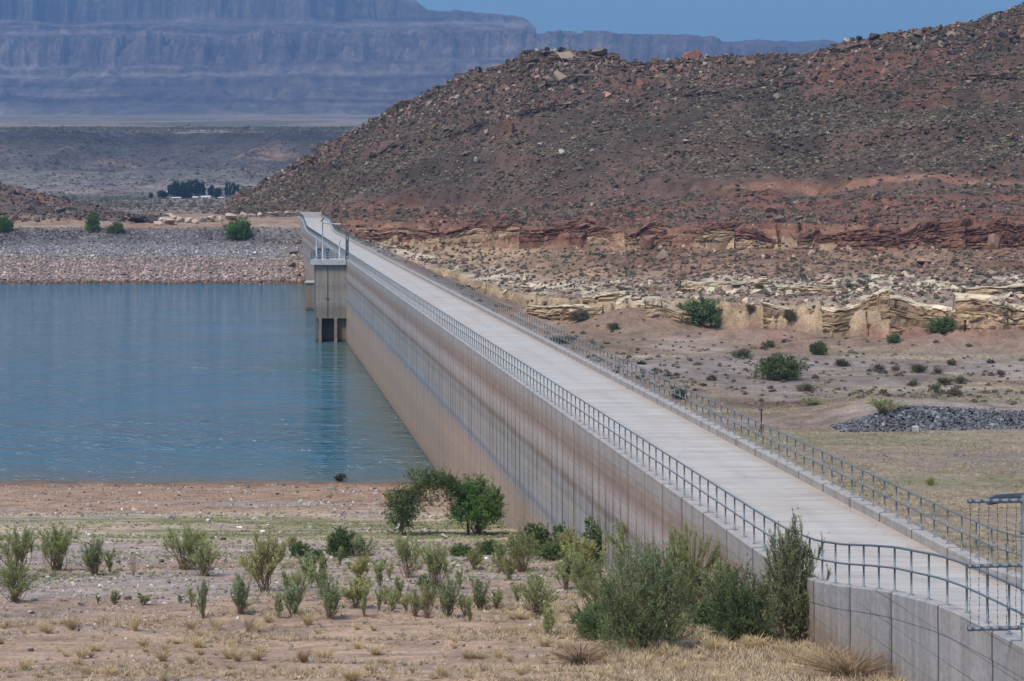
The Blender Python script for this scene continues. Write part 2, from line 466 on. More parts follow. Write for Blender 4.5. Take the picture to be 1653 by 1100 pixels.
CG = np.arange(300, 2001, 2.0)                              # columns
YG = np.arange(40, 900, 0.5)
def build_valley():
    n = len(CG)
    lay_y = np.array([np.interp(CG, CX, r) for r in LY]); lay_d = np.array([np.interp(CG, CX, r) for r in LD])
    sy, sd = np.interp(CG, SX, SYp), np.interp(CG, SX, SD)
    fy, fz = np.array([40, 70, 84, 130, 200, 260.]), np.array([13.2, 10.3, 8.9, 4.9, .2, 0])
    Z = np.empty((n, len(YG))); L = np.empty_like(Z); K = np.empty((n, 9))
    for i in range(n):
        d = np.concatenate([lay_d[:, i], [sd[i]]]); z = np.concatenate([px_z(lay_y[:, i], lay_d[:, i]), [px_z(sy[i], sd[i])]])
        k = fy < d[0] - 20
        dd = np.concatenate([fy[k], d, [sd[i] + 25, sd[i] + 120, 2000]])
        zz = np.concatenate([fz[k], z, [z[-1] - 3 - .12 * max(z[-1] - 15, 0), min(z[-1] - 3, 15), 11]])
        Z[i] = np.interp(YG, dd, zz)
        L[i] = np.interp(YG, np.concatenate([[40], d, [sd[i] + 120, 2000]]), [0, 1, 2, 3, 4, 5, 6, 7, 8, 8.2])
        K[i] = np.concatenate([[0], d, [sd[i] + 120]])
    return Z, L, K
VZ, VL, VK = build_valley()
_k = 25
_c = np.cumsum(np.pad(VZ, ((0, 0), (_k + 1, _k)), mode='edge'), 1)
VB = (_c[:, 2 * _k + 1:] - _c[:, :-2 * _k - 1]) / (2 * _k + 1)   # the same land with its cliffs worn to slopes

def bil(T, c, Y):
    ci = np.clip((c - CG[0]) / 2.0, 0, len(CG) - 1.001); yi = np.clip((Y - YG[0]) / .5, 0, len(YG) - 1.001)
    a, b = ci.astype(int), yi.astype(int); u, v = ci - a, yi - b
    return T[a, b] * (1 - u) * (1 - v) + T[a + 1, b] * u * (1 - v) + T[a, b + 1] * (1 - u) * v + T[a + 1, b + 1] * u * v

def h_valley(X, Y, layer=False):
    X = np.asarray(X, float); Y = np.asarray(Y, float)
    c = HX + X * F / Y
    l0 = bil(VL, c, Y)
    cl = ss(.7, 1.0, l0) * ss(6.2, 5.4, l0)
    b1, b2, bid = cell(X / 5.5, Y / 14, 31)
    wy = Y + cl * (8.5 * fbm(X / 24, Y / 60, 3, 21) + 3.4 * (bid - .5) * ss(0, .12, b2 - b1) + 2.2 * fbm(X / 4, Y / 8, 3, 22) + 3.0 * ss(.0, .06, np.abs(fbm(X / 9, Y / 40, 3, 35))) - 3) + ss(5.8, 6.5, l0) * 3 * fbm(X / 20, Y / 20, 3, 29)
    z = bil(VZ, c, wy); l = bil(VL, c, wy)
    worn = cl * ss(.0, .3, fbm(X / 17, Y / 50, 4, 36) - .06)
    z = z + (bil(VB, c, wy) - z) * worn
    c = HX + X * F / Y
    # rock strata stand out as steps
    cliff = np.maximum(ss(.9, 1.05, l) * ss(2.5, 2.0, l), ss(3.9, 4.05, l) * ss(5.4, 5.0, l))
    stp = 1.15
    q = z / stp + .35 * vn(X / 30, Y / 90, 23)
    fr = q - np.floor(q)
    z = z + cliff * stp * (ss(.25, .75, fr) - fr) * .95
    hill = ss(5.2, 6.3, l) * ss(8.0, 7.2, l)
    slope = ss(2.2, 2.8, l) * ss(4.2, 3.8, l) + ss(4.9, 5.4, l)
    z = z + slope * .6 * fbm(X / 6, Y / 6, 4, 24) + hill * (2.6 * fbm(X / 45, Y / 45, 3, 25) * ss(7.0, 6.4, l) + 1.5 * (ridged(X / 15, Y / 15, 5, 26) - .6))
    cb1, cb2, cbi = cell(X / 4.2 + .6 * vn(X / 5, Y / 5, 37), Y / 4.2, 38)
    crag = ss(6.2, 6.8, l) * ss(7.3, 7.0, l) * (.35 + .65 * ss(-.1, .3, fbm(X / 26, Y / 26, 3, 39)))
    z = z + crag * 1.5 * (cbi - .35) * ss(0, .18, cb2 - cb1)
    # ledges across the hill
    q = (z - .06 * X) / 7.5 + .5 * fbm(X / 60, Y / 60, 3, 27)
    fr = q - np.floor(q)
    z = z + hill * ss(.1, .5, fbm(X / 50, Y / 50, 3, 28) + .2) * 2.9 * (ss(.4, .6, fr) - fr)
    fl = ss(1.0, .8, l)
    z = z + fl * (.25 * fbm(X / 14, Y / 14, 4, 33) + .05 * fbm(X / 1.5, Y / 1.5, 3, 34))
    # mounds at the foot of the cliffs and a riprap berm in the field
    z = z - ss(552, 547, Y) * ss(545, 520, c) * .9 - 1.8 * ss(376, 348, c)
    for mx, my, mw, md, mh in MOUNDS:
        z = z + mh * np.exp(-((X - mx) / mw) ** 2 - ((Y - my) / md) ** 2)
    yb = berm_y(X)
    z = z + np.interp(X, [28, 36, 48, 60], [0, 2.0, 1.3, 1.1]) * ss(yb - 3, yb + 2.2, Y) * ss(yb + 40, yb + 8, Y)
    return (z, l) if layer else z
def berm_y(X): return 195 + 4 * np.sin((X - 30) / 22.0)
MOUNDS = [(18.5, 318, 9, 7, 3.4), (4, 330, 8, 6, 2.5), (33, 305, 8, 6, 1.6), (56, 288, 7, 4, 1.3), (75, 285, 8, 5, 1.3), (42, 292, 6, 4, 1.0)]

LHX = np.array([-400, -200, 0, 40, 80, 130, 180, 205, 262, 300, 500.])
LHY = np.array([190, 235, 296, 306, 319, 331, 343, 348, 350, 350.5, 350.5])
def h_far_shore(X, Y):
    c = HX + X * F / Y
    zt = px_z(np.interp(c, LHX, LHY), 572.)
    hl = ss(255, 190, c)
    base = np.interp(Y, [430, 479, 508, 513, 525, 548, 600, 660], [-8, 0, 11.1, 11.6, 12.1, 12.9, 12.9, 12])
    top = np.interp(Y, [528, 540, 572, 600, 680], [0, .35, 1, .9, -.05])
    z = np.where(Y > 528, np.maximum(base, base + (zt - base) * top), base)
    z = z + .3 * fbm(X / 5, Y / 4, 3, 41) * ss(500, 515, Y) + hl * ss(532, 545, Y) * (1.1 * (ridged(X / 9, Y / 9, 4, 42) - .6) + .5 * fbm(X / 2, Y / 2, 3, 43))
    return z

def pix(x, y, hf, y0, y1, step=.25):
    """the point of a height function first met by the view ray through a photo pixel"""
    Y = np.arange(y0, y1, step)
    X = (x - HX) * Y / F
    d = CZ - (y - HY) * Y / F - hf(X, Y)
    k = np.argmax(d <= 0)
    if d[k] > 0: k = len(Y) - 1
    return np.array([X[k], Y[k], float(hf(X[k:k + 1], Y[k:k + 1])[0])])

def grid_faces(a, b):
    i = np.arange(a * b).reshape(a, b)
    return np.stack([i[:-1, :-1], i[1:, :-1], i[1:, 1:], i[:-1, 1:]], -1).reshape(-1, 4)

# near bank
def near_bank():
    Yr = np.concatenate([np.linspace(-60, 40, 40), np.linspace(40.3, 175, 520), np.linspace(176, 400, 80)])
    s = np.concatenate([np.linspace(0, .35, 30), np.linspace(.355, 1, 420)])
    Yg, sg = np.meshgrid(Yr, s, indexing='ij')
    X = -130 + sg * (dam_x(Yg) + 3.0 + 130)
    Z = h_bank(X, Yg)
    n = fbm(X / 5, Yg / 3, 4, 51); n2 = fbm(X / 1.2, Yg / .7, 4, 52); n3 = fbm(X / 14, Yg / 2.2, 4, 53)
    yy = Yg + 3.5 * n3 + 1.5 * n
    shore, gravel, dry, mud = (.29, .215, .155), (.30, .265, .24), (.335, .255, .19), (.265, .185, .13)
    pale, grn = (.40, .345, .27), (.145, .165, .075)
    c = mix(shore, pale, ss(144, 132, yy))
    c = mix(c, mud, ss(.1, .5, n3 + .3 * n) * ss(160, 150, Yg) * ss(128, 138, Yg) * .7)
    c = mix(c, (.27, .25, .235), ss(.15, .4, fbm(X / 8, Yg / 3, 3, 58)) * ss(155, 145, Yg) * ss(120, 132, Yg) * .8)
    c = mix(c, gravel, ss(118, 106, yy))
    c = mix(c, grn, ss(136, 131, yy) * ss(113, 119, yy) * ss(-.25, .25, n3 + .5 * n2) * .95)
    c = mix(c, shore, ss(.05, .5, n) * ss(112, 104, yy) * ss(74, 80, yy) * .6)
    c = mix(c, (.33, .235, .165), ss(.0, .45, fbm(X / 9, Yg / 2.5, 3, 59)) * ss(108, 100, yy) * ss(80, 86, yy) * .6)
    c = mix(c, dry, ss(79, 73, Yg + 1.2 * n))
    c = mix(c, (.28, .205, .16), ss(.0, .5, n3) * ss(79, 73, Yg) * .8)
    c = mix(c, (.24, .215, .20), ss(.15, .45, fbm(X / 4, Yg / 1.5, 3, 54)) * ss(79, 73, Yg) * .55)
    c = mix(c, (.13, .095, .07), ss(.45, .0, Z) * ss(-1, -.2, Z) * .85)           # wet sand at the water's edge
    c = mix(c, (.10, .09, .07), ss(-.3, -2, Z))
    c = c * (1.06, .94, .84) * (1 + .42 * n2)[..., None]
    o = obj('near_bank', np.stack([X, Yg, Z], -1).reshape(-1, 3), grid_faces(*X.shape), M_GROUND, None, True, c.reshape(-1, 3))
    tag(o, kind='structure')
near_bank()

# downstream valley floor, cliffs and the rocky hill
def valley():
    counts = [190, 46, 60, 60, 52, 70, 210, 34]
    cols = np.concatenate([np.arange(344, 1690, 1.8), np.arange(1692, 2000, 6), np.arange(2010, 4200, 30)])
    nd = len(cols)
    K = np.array([np.interp(cols, CG, VK[:, j]) for j in range(9)]).T
    mid = 19.1 / np.maximum(DK + (cols - HX) / F, .001)
    K[:, 0] = np.minimum(np.minimum(mid, 546), K[:, 1] - 2)
    rows = []
    for j, n in enumerate(counts):
        t = np.linspace(0, 1, n, endpoint=(j == len(counts) - 1))
        rows.append(K[:, j:j + 1] + (K[:, j + 1:j + 2] - K[:, j:j + 1]) * t)
    Yg = np.concatenate(rows, 1)
    X = (cols[:, None] - HX) * Yg / F
    Z, L = h_valley(X, Yg, True)
    n = fbm(X / 12, Yg / 12, 5, 61); n2 = fbm(X / 2.5, Yg / 2.5, 4, 62); n3 = fbm(X / 40, Yg / 30, 4, 63)
    st = fbm(X / 60, (Z + .25 * n2) / .55, 3, 64)                              # strata follow the height
    floor, fieldc = (.22, .16, .108), (.31, .245, .165)
    c = mix(floor, (.30, .235, .185), ss(-.2, .5, n))
    c = mix(c, (.22, .185, .165), ss(.1, .5, n3) * .6)
    c = mix(c, mix(fieldc, mix((.20, .18, .10), (.21, .165, .13), ss(-.2, .3, n3 + .5 * n2)), ss(-.1, .4, n2 + n)), ss(200, 185, Yg + 8 * n))
    c = mix(c, (.38, .31, .20), ss(.2, .5, fbm(X / 16, Yg / 5, 4, 71)) * ss(300, 275, Yg) * ss(205, 222, Yg) * .75)
    c = mix(c, (.10, .055, .045), np.exp(-((X - 27) / 9) ** 2 - ((Yg - 221 + .1 * (X - 27)) / 3.2) ** 2) * 1.0)
    red, yel = (.235, .115, .075), (.40, .295, .175)
    up = ss(.86, 1.0, L)
    c = mix(c, mix(mix(floor, (.26, .145, .10), ss(-.1, .3, fbm(X / 9, Yg / 20, 3, 67))), yel, ss(1.12, 1.4, L + .2 * n2)), up)
    c = mix(c, mix(yel, (.33, .245, .17), ss(-.4, .4, st)), ss(1.3, 1.5, L) * .7)
    gent = mix((.27, .20, .15), (.46, .385, .275), ss(.05, .3, fbm(X / 7, Yg / 9, 4, 65)))
    c = mix(c, gent, ss(1.95, 2.15, L))
    rub = mix((.17, .095, .062), (.235, .145, .092), ss(-.3, .4, n))
    rub = mix(rub, (.35, .245, .155), ss(35, -8, X - 8 * n) * .85)
    c = mix(c, rub, ss(2.75, 3.15, L + .25 * n))
    stra = mix((.165, .075, .052), (.25, .145, .09), ss(-.2, .35, st + .4 * n3))
    stra = mix(stra, (.36, .25, .155), ss(.15, .4, n3 + .5 * n) * ss(4.7, 4.3, L))
    c = mix(c, stra, ss(3.85, 4.05, L) * ss(5.2, 4.9, L))
    c = mix(c, mix((.175, .08, .055), (.135, .08, .06), ss(-.2, .3, n)), ss(4.85, 5.1, L))
    road = np.exp(-((L - 6.0 - .06 * n3) / .026) ** 2) * ss(35, 50, X)
    hillc = mix((.074, .054, .042), (.108, .07, .053), ss(-.3, .4, n))
    hillc = mix(hillc, (.145, .07, .05), ss(.1, .5, fbm(X / 28, Yg / 22, 4, 66)) * .9)
    c = mix(c, hillc, ss(5.75, 6.1, L + .2 * n))
    c = mix(c, (.24, .125, .085), np.clip(road * 1.2, 0, 1))
    for mx, my, mw, md, mh in MOUNDS:
        c = mix(c, (.26, .16, .115), np.exp(-((X - mx) / mw) ** 2 - ((Yg - my) / md) ** 2) * .85 * ss(2.0, 1.2, L))
    b = ss(berm_y(X) - 3.2, berm_y(X) - 2.2, Yg) * ss(berm_y(X) + 2.6, berm_y(X) + 1.8, Yg) * ss(29, 32, X)
    c = mix(c, (.085, .085, .09), b)
    c = mix(c, (.23, .165, .12), ss(545, 500, cols[:, None]) * ss(5.6, 5.0, L))
    c = c * (1 + .38 * n2 + .15 * n)[..., None]
    o = obj('rocky_hill_terrain', np.stack([X, Yg, Z], -1).reshape(-1, 3), grid_faces(*X.shape), M_TERRAIN, None, True, np.clip(c, .01, 1).reshape(-1, 3))
    tag(o, kind='structure')
valley()

# far shore embankment with the dark rocky slope at its left end
def far_shore():
    Yr = np.concatenate([np.linspace(430, 476, 12), np.linspace(477, 610, 300), np.linspace(612, 690, 30)])
    cols = np.concatenate([np.arange(-400, -40, 8), np.arange(-40, 500, 2.0)])
    C, Yg = np.meshgrid(cols, Yr, indexing='ij')
    X = (C - HX) * Yg / F
    X = np.minimum(X, dam_x(Yg) + 3)
    Z = h_far_shore(X, Yg)
    n = fbm(X / 9, Yg / 9, 4, 81); n2 = fbm(X / 2, Yg / 2, 4, 82)
    c = mix((.20, .17, .15), (.16, .14, .13), ss(-.3, .3, n))
    c = mix(c, mix((.30, .225, .16), (.27, .165, .105), ss(-.3, .4, n)), ss(506, 513, Yg + 2 * n))
    hc = mix((.12, .085, .07), (.20, .105, .07), ss(.0, .5, n + .3 * n2))
    c = mix(c, hc, ss(245, 205, C) * ss(530, 538, Yg))
    c = c * (1 + .3 * n2)[..., None]
    tag(obj('far_shore_embankment', np.stack([X, Yg, Z], -1).reshape(-1, 3), grid_faces(*X.shape), M_TERRAIN, None, True, np.clip(c, .01, 1).reshape(-1, 3)), kind='structure')
far_shore()

# plain, lava bench and mesas
def far_land():
    cols = np.arange(-330, 1990, 3.0)
    n = len(cols)
    ix = lambda xs, ys: np.interp(cols, xs, ys)
    c1f = ix([-330, 300, 560, 690, 860, 1000, 1150, 2000], [112, 104, 97, 94, 96, 98, 100, 100])
    c1t = ix([-330, 0, 300, 560, 690, 860, 920, 1000, 1150, 1158, 1166, 1330, 2000], [64, 60, 58, 53, 52, 58, 55, 62, 64, 66, 74, 71, 72])
    t2t = ix([-330, 0, 300, 560, 640, 670, 690, 760, 850, 862, 868, 2000], [-110, -80, -52, -18, -5, 0, 15, 22, 36, 44, 58, 60])
    t2f = np.minimum(ix([-330, 560, 690, 868, 2000], [36, 30, 34, 50, 57]), c1t - 1.0)
    t2t = np.minimum(t2t, np.where(cols < 866, t2f - 4, c1t - .5))
    on = cols > 866
    t2f = np.where(on, c1t + .5, t2f); t2t = np.where(on, c1t + 1.2, t2t)
    keys_d = [600, 700, 1350, 1450, 1750, 1930, 1985, 2400, 4200, 5600, 6480, 6560, 7380, 7460, 8600]
    o1 = np.ones(n)
    ys = [None, None, 321 * o1, 312 * o1, 272 * o1, 222 * o1, 211 * o1, 208 * o1, 192 * o1, 186 * o1, c1f, c1t, t2f, t2t, t2t + 3]
    zk = [12.0 * o1, 12.5 * o1] + [px_z(y, d) for y, d in zip(ys[2:], keys_d[2:])]
    zk = np.array(zk); kd = np.array(keys_d, float)
    cnt = [12, 60, 30, 80, 90, 30, 24, 50, 30, 170, 50, 60, 50, 20]
    Yr = np.concatenate([np.linspace(kd[j], kd[j + 1], m, endpoint=(j == len(cnt) - 1)) for j, m in enumerate(cnt)])
    C, Yg = np.meshgrid(cols, Yr, indexing='ij')
    X = (C - HX) * Yg / F
    gull = ridged(X / 400 + Yg / 1500 * ss(6600, 6300, Yg) + .3 * fbm(X / 600, Yg / 900, 3, 96), Yg / 2600, 5, 91) - .62
    gl2 = ridged(X / 120 + .2 * fbm(X / 200, Yg / 300, 3, 88), Yg / 1000, 5, 92) - .6
    gl3 = ridged(X / 36 + .25 * fbm(X / 60, Yg / 90, 2, 83), Yg / 420, 3, 82) - .6
    mes = ss(5550, 6000, Yg)
    wy = Yg + mes * (540 * gull * ss(7300, 6700, Yg) + 230 * gl2 + 60 * gl3 + 330 * gull * ss(6900, 7300, Yg)) * ss(8500, 7700, Yg)
    ben = ss(1500, 1800, Yg) * ss(2300, 2000, Yg)
    wy = wy + ben * (150 * fbm(X / 150, Yg / 700, 4, 93) + 70 * (ridged(X / 50, Yg / 300, 3, 94) - .6))
    Z = np.empty_like(Yg); 
    for i in range(n): Z[i] = np.interp(wy[i], kd, zk[:, i])
    qz = Z / 46.0 + .35 * fbm(X / 700, Yg / 900, 3, 85); fz = qz - np.floor(qz)
    Z = Z + mes * ss(8300, 7700, Yg) * 46 * .32 * (ss(.3, .7, fz) - fz)
    Z = Z + ss(1450, 1700, Yg) * ss(2100, 1960, Yg) * 2.0 * fbm(X / 25, Yg / 25, 4, 95) + mes * 14 * fbm(X / 120, Yg / 160, 4, 97) * ss(8400, 7600, Yg)
    Z = Z + .5 * fbm(X / 60, Yg / 60, 3, 98) * ss(1300, 900, Yg)
    nn = fbm(X / 90, Yg / 140, 4, 99); nb = fbm(X / 18, Yg / 40, 4, 100)
    c = mix((.225, .175, .14), (.27, .205, .165), ss(-.3, .4, nn))
    c = mix(c, (.30, .19, .16), ss(.0, .4, fbm(X / 30, Yg / 120, 3, 101)) * ss(1300, 1000, Yg) * .7)
    c = mix(c, (.11, .15, .08), np.exp(-((Yg - 1385) / 30) ** 2) * ss(330, 240, C) * .9)
    slope = mix((.235, .20, .165), (.10, .088, .08), np.clip(ss(1470, 1900, wy + 120 * nn + 60 * nb), 0, 1))
    c = mix(c, slope, ss(1420, 1520, wy))
    c = mix(c, (.36, .20, .13), ss(.32, .5, fbm(X / 45, Yg / 110, 4, 102)) * ss(1600, 1720, Yg) * ss(1950, 1880, Yg) * .45)
    c = mix(c, (.055, .048, .045), ss(1865, 1925, wy + 20 * nb) * ss(2000, 1985, wy))
    plat = mix((.27, .22, .165), (.13, .125, .09), ss(-.05, .3, fbm(X / 200, Yg / 260, 4, 103)))
    c = mix(c, plat, ss(1985, 2010, wy))
    rm = fbm(X / 900, Z / 22, 4, 104)
    mesa = mix((.085, .07, .06), (.165, .13, .11), ss(-.25, .35, rm + .3 * nn))  # cloud shadow over the mesa is put into these darkened rock colours
    mesa = mix(mesa, (.18, .145, .125), ss(.0, .35, gull + .15 * nn) * .5)
    mesa = mesa * (1 + .7 * fbm(X / 1500, (Z + 9 * nn) / 13, 4, 84) + .5 * gl3)[..., None]
    c = mix(c, mesa, ss(5500, 5700, Yg))
    c = c * (1 + .4 * nb + .3 * np.where(Yg > 5400, gl2, 0) + .25 * np.where(Yg > 5400, fbm(X / 30, Z / 14, 4, 87), fbm(X / 7, Yg / 14, 3, 86)))[..., None]
    tag(obj('distant_mesas_and_plain', np.stack([X, Yg, Z], -1).reshape(-1, 3), grid_faces(*X.shape), M_FAR, None, True, np.clip(c, .01, 1).reshape(-1, 3)), kind='structure')
    Yu = np.arange(600, 2700, 4.0)
    T = np.array([np.interp(Yu, Yr, Z[i]) for i in range(n)])
    def far_z(X_, Y_):
        c_ = np.clip((HX + X_ * F / Y_ - cols[0]) / 3, 0, n - 1.001).astype(int)
        return T[c_, np.clip((Y_ - 600) / 4, 0, len(Yu) - 1).astype(int)]
    return (lambda X_, Y_: np.interp(Y_, kd[:4], [12.0, 12.5, 11, 13.9])), far_z
h_plain, far_z = far_land()

# water: stops inside the dam
wy_ = np.linspace(70, 500, 60)
wv = np.concatenate([np.stack([np.full_like(wy_, -420), wy_, 0 * wy_], -1), np.stack([dam_x(wy_) + .6, wy_, 0 * wy_], -1)])
wf = np.array([(i, 60 + i, 61 + i, i + 1) for i in range(59)])
tag(obj('reservoir_water', wv, wf, M_WATER), kind='structure')

# ------------------------------------------------------------------ the dam
def extrude(prof, Ys):
    """prof(Y) -> list of (dx, z) from the dam's upper edge; a closed loop swept along the dam"""
    rows = []
    for Y in Ys:
        x0 = dam_x(Y)
        rows.append([(x0 + dx, Y, z) for dx, z in prof(Y)])
    V = np.array(rows, float); n, k, _ = V.shape
    i = np.arange(n * k).reshape(n, k)
    a = i[:-1]; b = np.roll(a, -1, 1); c = i[1:]; d = np.roll(c, -1, 1)
    Q = np.stack([a, b, d, c], -1).reshape(-1, 4)
    caps = [(i[0, 3], i[0, 2], i[0, 1], i[0, 0]), (i[-1, 0], i[-1, 1], i[-1, 2], i[-1, 3])] if k == 4 else []
    if caps: Q = np.vstack([Q, np.array(caps)])
    return V.reshape(-1, 3), Q
YS = np.concatenate([np.arange(24, 44, 2), np.arange(44, 70, .5), np.arange(70, 466, 6), np.arange(466, 510, 1.0), np.arange(510, 549, 3)])
dam = thing('dam', 'long straight concrete dam with a water-stained face running back across the reservoir', 'dam', (float(dam_x(50.)), 50, 0))
V, Q = extrude(lambda Y: [(.012, -12), (6.388 + .6 * (float(ztop(Y)) + 12), -12), (6.388, float(ztop(Y)) - .5), (.012, float(ztop(Y)) - .5)], YS)
obj('wall', V, Q, M_WALL, dam)
V, Q = extrude(lambda Y: [(.40, float(ztop(Y)) - .9), (5.97, float(ztop(Y)) - .9), (5.97, float(ztop(Y)) - .31), (.40, float(ztop(Y)) - .31)], YS)
obj('deck', V, Q, M_DECK, dam)
for a, b, side in ((0, .40, 0), (5.97, 6.40, 1)):
    V, Q = extrude(lambda Y: [(a, float(ztop(Y)) - .62), (b, float(ztop(Y)) - .62), (b, float(ztop(Y)) - .03), (b - .03, float(ztop(Y))), (a + .03, float(ztop(Y))), (a, float(ztop(Y)) - .03)], YS)
    obj('parapet', V, Q, M_WALL, dam)
# the wall that closes the far end of the deck
ye = 540.0; xe = float(dam_x(ye)); ze = float(ztop(ye))
V, Fc = bevbox(xe + .45, xe + 5.9, ye, ye + .4, ze - .4, ze + 1.1, .03)
obj('end_wall', V, Fc, M_PARAPET, dam)

# railings: rails, the hundred nearest posts as parts, the rest as one
def railing(dx, label):
    t = thing('railing', label, 'railing', (float(dam_x(38.)) + dx, 38, float(ztop(38.))), 'pipe railings along the dam')
    Yr = np.concatenate([np.arange(38, 72, .65), np.arange(72, 468, 8), np.arange(468, 510, 1.5), np.arange(510, 541, 5)])
    P = np.stack([dam_x(Yr) + dx, Yr, ztop(Yr)], -1)
    for nm, hgt, r in (('top_rail', 1.07, .030), ('middle_rail', .56, .026)):
        V, Q = rod(P + (0, 0, hgt), r, 8)
        obj(nm, V, Q, M_STEEL, t, True)
    Yp = np.arange(38.6, 540, 1.3)
    V1, Q1 = rod([(0, 0, 0), (0, 0, .02), (0, 0, .021), (0, 0, .52), (0, 0, .525), (0, 0, .595), (0, 0, .60), (0, 0, 1.05)], [.06, .06, .027, .027, .037, .037, .027, .027], 8)
    me = mesh('post', V1, Q1, M_STEEL, True)
    far = []
    near = 0
    for Y in Yp:
        p = np.array([dam_x(Y) + dx, Y, ztop(Y)])
        if near < 100 and Y > 43:
            o = link('post', me, t); o.location = p - world_loc(t); near += 1
        else:
            v, q = rod([(0, 0, 0), (0, 0, 1.05)], .027, 6)
            far.append((v + p, q))
    V, Q = cat_meshes(far)
    o = obj('post', V, Q, M_STEEL, t, True); o['kind'] = 'stuff'
railing(.2, 'grey pipe railing along the reservoir side of the dam, above the stained wall')
railing(6.2, 'grey pipe railing along the dry valley side of the dam, on the far kerb')

# ------------------------------------------------------------------ intake tower
TY = 306.0; TX1 = float(dam_x(TY)); TX0 = TX1 - 4.35; TD = 5.0
zt = float(ztop(TY))
tower = thing('intake_tower', 'square concrete intake tower standing in the water against the dam', 'tower', (TX0, TY, 0))
V, Q = box(TX0, TX1 + 1.5, TY, TY + TD, 3.4, zt - .8)
obj('shaft', V, Q, M_TOWER, tower)
V, Q = cat_meshes([box(TX0, TX0 + .5, TY + .9, TY + TD, -9, 3.4), box(TX0 + 2.9, TX1 + 1.5, TY + .9, TY + TD, -9, 3.4), box(TX0 + .5, TX0 + 2.9, TY + 2.4, TY + TD, -9, 3.4)])
obj('base_wall', V, Q, M_TOWER, tower)
for a in (.42, 2.62):
    V, Q = bevbox(TX0 + a, TX0 + a + .44, TY - .12, TY + 1.2, -9, 3.398, .03)
    obj('pier', V, Q, M_PIER, tower)
V, Q = bevbox(TX0 - .7, TX1 + .02, TY - .5, TY + TD + .3, zt - .78, zt, .04)
obj('platform', V, Q, M_PARAPET, tower)
V, Q = rod([(TX0 - .12, TY + .3, -4), (TX0 - .12, TY + .3, zt - .8)], .09, 8)
obj('pipe', V, Q, M_STEEL, tower)
V, Q = cat_meshes([rod([(TX0 + 1.7, TY - .06, zt - .9), (TX0 + 1.7, TY - .06, 3.5)], .04, 6), rod([(TX0 + 1.5, TY - .08, 6.2), (TX0 + 1.9, TY - .08, 6.2)], .07, 6)])
obj('stem', V, Q, M_DARK, tower)
# platform railing
def prail():
    parts = []
    c = [(TX1 - .1, TY - .4), (TX0 - .6, TY - .4), (TX0 - .6, TY + TD + .2), (TX1 - .1, TY + TD + .2)]
    for hgt in (.4, .75, 1.1):
        parts.append(rod([(x, y, zt + hgt) for x, y in c], .045, 6))
    for (a, b) in zip(c[:-1], c[1:]):
        m = 4
        for k in range(m + 1):
            x, y = a[0] + (b[0] - a[0]) * k / m, a[1] + (b[1] - a[1]) * k / m
            parts.append(rod([(x, y, zt), (x, y, zt + 1.1)], .045, 6))
    return cat_meshes(parts)
t = thing('platform_railing', 'pipe railing round the intake tower platform', 'railing', (TX0, TY, zt))
obj('rails', *prail(), M_STEEL, t)
def hoist(x, y, label):
    t = thing('gate_hoist', label, 'hoist', (x, y, zt), 'gate hoists on the intake tower')
    V, Q = cat_meshes([rod([(x, y, zt), (x, y, zt + .1), (x, y, zt + .12), (x, y, zt + .9), (x, y, zt + 1.0), (x, y, zt + 1.5)], [.34, .34, .2, .16, .28, .26], 10)])
    obj('pedestal', V, Q, M_BLUE, t)
    V, Q = rod([(x, y, zt + 1.5), (x, y, zt + 2.6)], .05, 6)
    obj('stem', V, Q, M_PALE_STEEL, t)
    an = np.linspace(0, 2 * math.pi, 15)
    V, Q = rod(np.stack([x + .35 * np.cos(an), 0 * an + y - .3, zt + 1.2 + .35 * np.sin(an)], -1), .03, 6)
    obj('handwheel', V, Q, M_DARK, t)
hoist(TX0 + .35, TY + 1.6, 'blue gate hoist beside the lamp pole on the tower platform')
hoist(TX0 + 1.55, TY + 1.2, 'blue gate hoist with a tall pale stem in the middle of the tower platform')
px_, py_ = TX0 + .7, TY + 3.2
t = thing('hoist_pole', 'pale pole with a long horizontal arm above the tower platform', 'pole', (px_, py_, zt))
V, Q = rod([(px_, py_, zt), (px_, py_, zt + 5.3)], [.09, .07], 8); obj('pole', V, Q, M_PALE_STEEL, t, True)
V, Q = cat_meshes([rod([(px_, py_, zt + 5.05), (px_ + 2.6, py_ + .3, zt + 4.95)], .06, 8), rod([(px_, py_, zt + 4.0), (px_ + .9, py_ + .1, zt + 5.0)], .03, 6)])
obj('arm', V, Q, M_PALE_STEEL, t, True)
V, Q = cat_meshes([bevbox(px_ + 1.7, px_ + 2.5, py_ + .1, py_ + .4, zt + 4.86, zt + 4.94, .01)]); obj('lamp_head', V, Q, M_PALE_STEEL, t)
def bird(x, y, z, s, label):
    p = np.array([(-.26, 0, -.16), (-.16, 0, -.06), (-.08, 0, .02), (.0, 0, .12), (.07, 0, .22), (.10, 0, .29), (.14, 0, .33), (.19, 0, .325), (.27, 0, .30)])
    r = np.array([.03, .045, .075, .10, .085, .055, .055, .03, .004])
    V, Q = rod(p * (s, 1, 1) * 1.25 + (0, 0, .1), r * 1.25, 10)
    leg = cat_meshes([rod([(-.0, d, .14), (.02, d, 0)], .012, 6) for d in (-.04, .04)])
    V, Q = cat_meshes([(V, Q), leg])
    tag(obj('bird', V + (x, y, z), Q, M_DARK, None, True), label, 'bird', 'birds perched over the tower')
bird(px_, py_, zt + 5.32, 1, 'black bird perched on top of the pale pole over the tower')
bird(px_ + 2.55, py_ + .3, zt + 5.02, -1, 'black bird perched at the free end of the horizontal arm over the tower')
cx_, cy_ = TX1 + .1, TY - .1
t = thing('instrument_mast', 'dark lattice mast with a thin aerial at the tower end of the dam railing', 'mast', (cx_, cy_, zt))
parts = []
